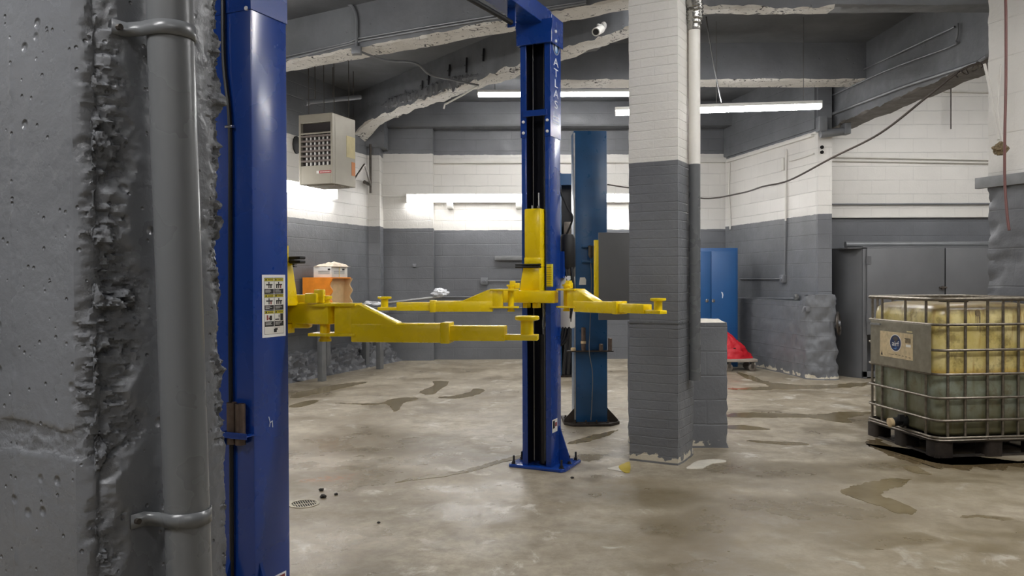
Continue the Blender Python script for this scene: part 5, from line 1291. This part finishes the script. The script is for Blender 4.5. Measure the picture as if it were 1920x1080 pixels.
# pallet: corner feet, rails, skids
b = MB(IM); loft(b, [(rrect(-.005, IW + .005, -.005, IDP + .005, .09), .118), (rrect(-.005, IW + .005, -.005, IDP + .005, .09), .132)]); pa = b.build('pallet_deck', 'pallet_dark', it)
def foot(x0, x1, y0, y1):
    b = MB(IM); loft(b, [(rrect(x0, x1, y0, y1, .03, 3), .0), (rrect(x0, x1, y0, y1, .03, 3), .118)]); o = b.build('pallet_foot', 'pallet_dark', it); o.parent = pa
for x0 in (.0, IW / 2 - .07, IW - .16):
    for y0 in (.0, IDP / 2 - .07, IDP - .16):
        if x0 and y0 and 0: continue
        foot(x0, x0 + .15, y0, y0 + .15)
for x in (.02, IW - .05):
    b = MB(IM); b.box(x, x + .03, 0, IDP, .0, .014); o = b.build('pallet_skid', 'steel_dark', it); o.parent = pa
b = MB(IM); b.box(0, IW, .02, .06, 0, .016); o = b.build('pallet_skid', 'steel_dark', it); o.parent = pa
b = MB(IM); b.tube([(x, y, .137) for x, y in rrect(-.008, IW + .008, -.008, IDP + .008, .09, 4)], .008, 6, closed=True); o = b.build('pallet_rim', 'cage_steel', it); o.parent = pa
b = MB(IM); b.tube([(.40, -.005, .155), (.43, -.012, .16), (.425, -.012, .145), (.40, -.006, .148)], .008, 6, closed=True); b.build('bolt_ring', 'cage_steel', it)

# ================================================================== FLOOR THINGS
fd = G(570, 945); 
dr = thing('floor_drain', 'round slotted iron floor drain beside the near blue post', 'drain', (fd.x, fd.y, 0))
b = MB(Matrix.Translation(fd)); rr_ = .082
b.lathe([(rr_ + .012, .0005), (rr_ + .012, .004), (rr_ - .004, .005), (rr_ - .004, .001)], (0, 0, 0), (0, 0, 1), 40)
b.build('drain_frame', 'drain_iron', dr)
b = MB(Matrix.Translation(fd)); b.lathe([(rr_ - .002, .0008), (rr_ - .002, .0016)], (0, 0, 0), (0, 0, 1), 30); b.build('drain_pit', 'pit_black', dr)
b = MB(Matrix.Translation(fd) @ Matrix.Rotation(R(-65), 4, 'Z'))
b.box(-.005, .005, -rr_, rr_, .0014, .0026)
for k in range(-5, 6):
    y = k * .0145; w = math.sqrt(max(0, (rr_ - .003) ** 2 - y * y)); b.box(-w, w, y - .0024, y + .0024, .0014, .0022)
b.build('grate', 'drain_iron', dr)

def puddle(pts, label, z=.0022, jit=.012, mat='puddle_water', name='puddle', cat='puddle', group='puddles on the concrete floor'):
    w = [G(px, py) for px, py in pts]; w = smooth_path(w, 16, closed=True); rnd = random.Random(len(pts) * 31 + int(pts[0][0]))
    w = [Vector((p.x + jit * 1.3 * fbm((p.x, p.y, 2), 9, 5), p.y + jit * 3 * fbm((p.x, p.y, 8), 9, 5), 0)) for p in w]
    b = MB(); n = len(w); b.add([(p.x, p.y, 0) for p in w] + [(p.x, p.y, z) for p in w], [tuple(range(n - 1, -1, -1)), tuple(range(n, 2 * n))] + [(i, (i + 1) % n, n + (i + 1) % n, n + i) for i in range(n)])
    o = b.build(name, mat, sharp=20); return tag(o, label, cat, group)
puddle([(1578, 924), (1600, 912), (1650, 900), (1704, 898), (1688, 912), (1660, 920), (1655, 930), (1690, 942), (1718, 960), (1690, 964), (1650, 950), (1610, 936)], 'hooked brown puddle in front of the caged oil tank')
puddle([(1695, 876), (1715, 873), (1735, 884), (1747, 890), (1720, 888), (1700, 882)], 'little dark puddle just in front of the pallet corner', jit=.006)
puddle([(1368, 776), (1420, 774), (1530, 777), (1580, 772), (1636, 774), (1590, 784), (1596, 793), (1560, 790), (1520, 784), (1440, 783), (1368, 782)], 'long thin puddle from the low wall to the caged oil tank')
puddle([(1366, 798), (1400, 798), (1444, 805), (1400, 806), (1366, 804)], 'short thin puddle beside the low wall stub', jit=.006)
puddle([(1400, 826), (1450, 828), (1500, 830), (1516, 834), (1470, 834), (1420, 830)], 'faint narrow puddle in front of the low wall stub', jit=.006)
puddle([(1380, 697), (1410, 705), (1450, 718), (1540, 722), (1640, 716), (1600, 726), (1480, 730), (1400, 731), (1366, 729), (1440, 724), (1400, 710)], 'branching wet streak along the skirt wall', jit=.02)
puddle([(788, 735), (800, 728), (815, 722), (812, 715), (838, 715), (838, 722), (826, 730), (815, 738), (798, 740)], 'boot shaped puddle on the far floor, nearest the back wall')
puddle([(822, 745), (850, 742), (880, 735), (890, 729), (908, 731), (900, 738), (870, 746), (838, 747)], 'long puddle on the far floor beside the blue front post')
puddle([(628, 756), (670, 757), (715, 755), (735, 748), (778, 745), (782, 749), (758, 755), (748, 768), (738, 771), (732, 762), (718, 758), (680, 759)], 'y shaped puddle on the far floor with a thin tail')
puddle([(545, 745), (560, 736), (600, 728), (640, 720), (690, 716), (660, 724), (600, 737), (560, 746)], 'dark wet streak in front of the work bench', jit=.015)
puddle([(545, 760), (570, 753), (595, 750), (590, 756), (565, 763), (545, 764)], 'small puddle beside the near blue post on the far floor', jit=.008)
puddle([(860, 884), (900, 874), (940, 862), (980, 853), (978, 858), (940, 868), (900, 880), (868, 888), (800, 898), (740, 905), (780, 896)], 'thin wet run leading to the foot of the yellow armed lift', jit=.01)
puddle([(1062, 832), (1090, 822), (1130, 812), (1160, 806), (1130, 820), (1090, 830)], 'wet patch in front of the old lift base', jit=.01)
puddle([(1626, 832), (1640, 822), (1700, 850), (1760, 868), (1860, 868), (1925, 864), (1925, 874), (1860, 878), (1780, 880), (1730, 873), (1680, 858)], 'dark oily wet edge along the pallet of the caged oil tank', .0018, .03, 'oil_film')
# flakes of paint and small debris
puddle([(1290, 876), (1310, 864), (1350, 862), (1360, 866), (1330, 872), (1318, 878), (1290, 880)][::1], 'pale flake of peeled paint at the corner of the brick pillar', .004, .004, 'paint_pale', 'paint_flake', 'paint flake', 'paint flakes by the pillar')
puddle([(1140, 878), (1165, 873), (1180, 876), (1170, 884), (1150, 882)], 'white flake of peeled paint beside the yellow scrap', .003, .004, 'paint_pale', 'paint_flake', 'paint flake', 'paint flakes by the pillar')
puddle([(1160, 876), (1172, 869), (1181, 868), (1181, 884), (1170, 886)], 'yellow scrap of tape at the foot of the brick pillar', .005, .002, 'yellow_rag', 'tape_scrap', 'scrap', None)
rnd = random.Random(5)
for k, (px, py, s, lab) in enumerate(((603, 920, .016, 'biggest dark crumb beyond the floor drain'), (606, 933, .02, 'dark crumb at the edge of the floor drain'), (630, 928, .012, 'dark crumb a little away from the floor drain'), (710, 981, .009, 'lone dark crumb on the open floor'), (1073, 897, .012, 'dark crumb in front of the lift foot'))):
    g = G(px, py); crumple('floor_crumb', (g.x, g.y, 0), s, s, s * .5, 'debris', lab, 'crumb', k)['group'] = 'dark crumbs on the floor'

# ================================================================== LIGHT
w = bpy.data.worlds.new('world'); SC.world = w; w.use_nodes = True
w.node_tree.nodes['Background'].inputs[0].default_value = (.8, .86, 1, 1); w.node_tree.nodes['Background'].inputs[1].default_value = .02
# near ceiling lamps; those at pillar, bench bay and behind camera are added fill
for k, (x, y, z, rz, lab) in enumerate(((-2.5, .2, 4.0, 25, 'ceiling lamp above the near pier'), (2.4, 3.6, 4.1, 0, 'ceiling lamp above the open near floor'), (1.0, -1.3, 4.1, 0, 'added fill lamp behind the camera'), (-1.6, .7, 3.15, 27, 'lamp close above the near pier'), (1.36, 8.1, 4.15, 80, 'added fill lamp close behind the brick pillar'), (5.6, 5.5, 4.0, 70, 'ceiling lamp beyond the oil tank'), (-3.15, 6.7, 3.5, -30, 'added fill lamp above the bench side bay'), (6.4, 9.2, 4.1, 0, 'ceiling lamp above the steel cabinet'))):
    d = Vector((math.cos(R(rz)), math.sin(R(rz)), 0)) * 1.22; c = Vector((x, y, z)); d = d * (.5 if 'close' in lab else 1); lamp('ceiling_lamp', c - d, c + d, 2, lab, w=.13 if k in (2, 3) else .2, tube='soft_tube' if k in (2, 3, 4, 7) else 'bright_tube', group='ceiling lamps of the near bay', wires=(.1, .9))

SC.view_settings.view_transform = 'Standard'; SC.view_settings.look = 'None'; SC.view_settings.gamma = 1
SC.view_settings.use_curve_mapping = False
SC.view_settings.exposure = 1.3
SC.cycles.use_denoising = True
SC.cycles.max_bounces = 8; SC.cycles.diffuse_bounces = 5; SC.cycles.glossy_bounces = 4
SC.cycles.sample_clamp_indirect = 6
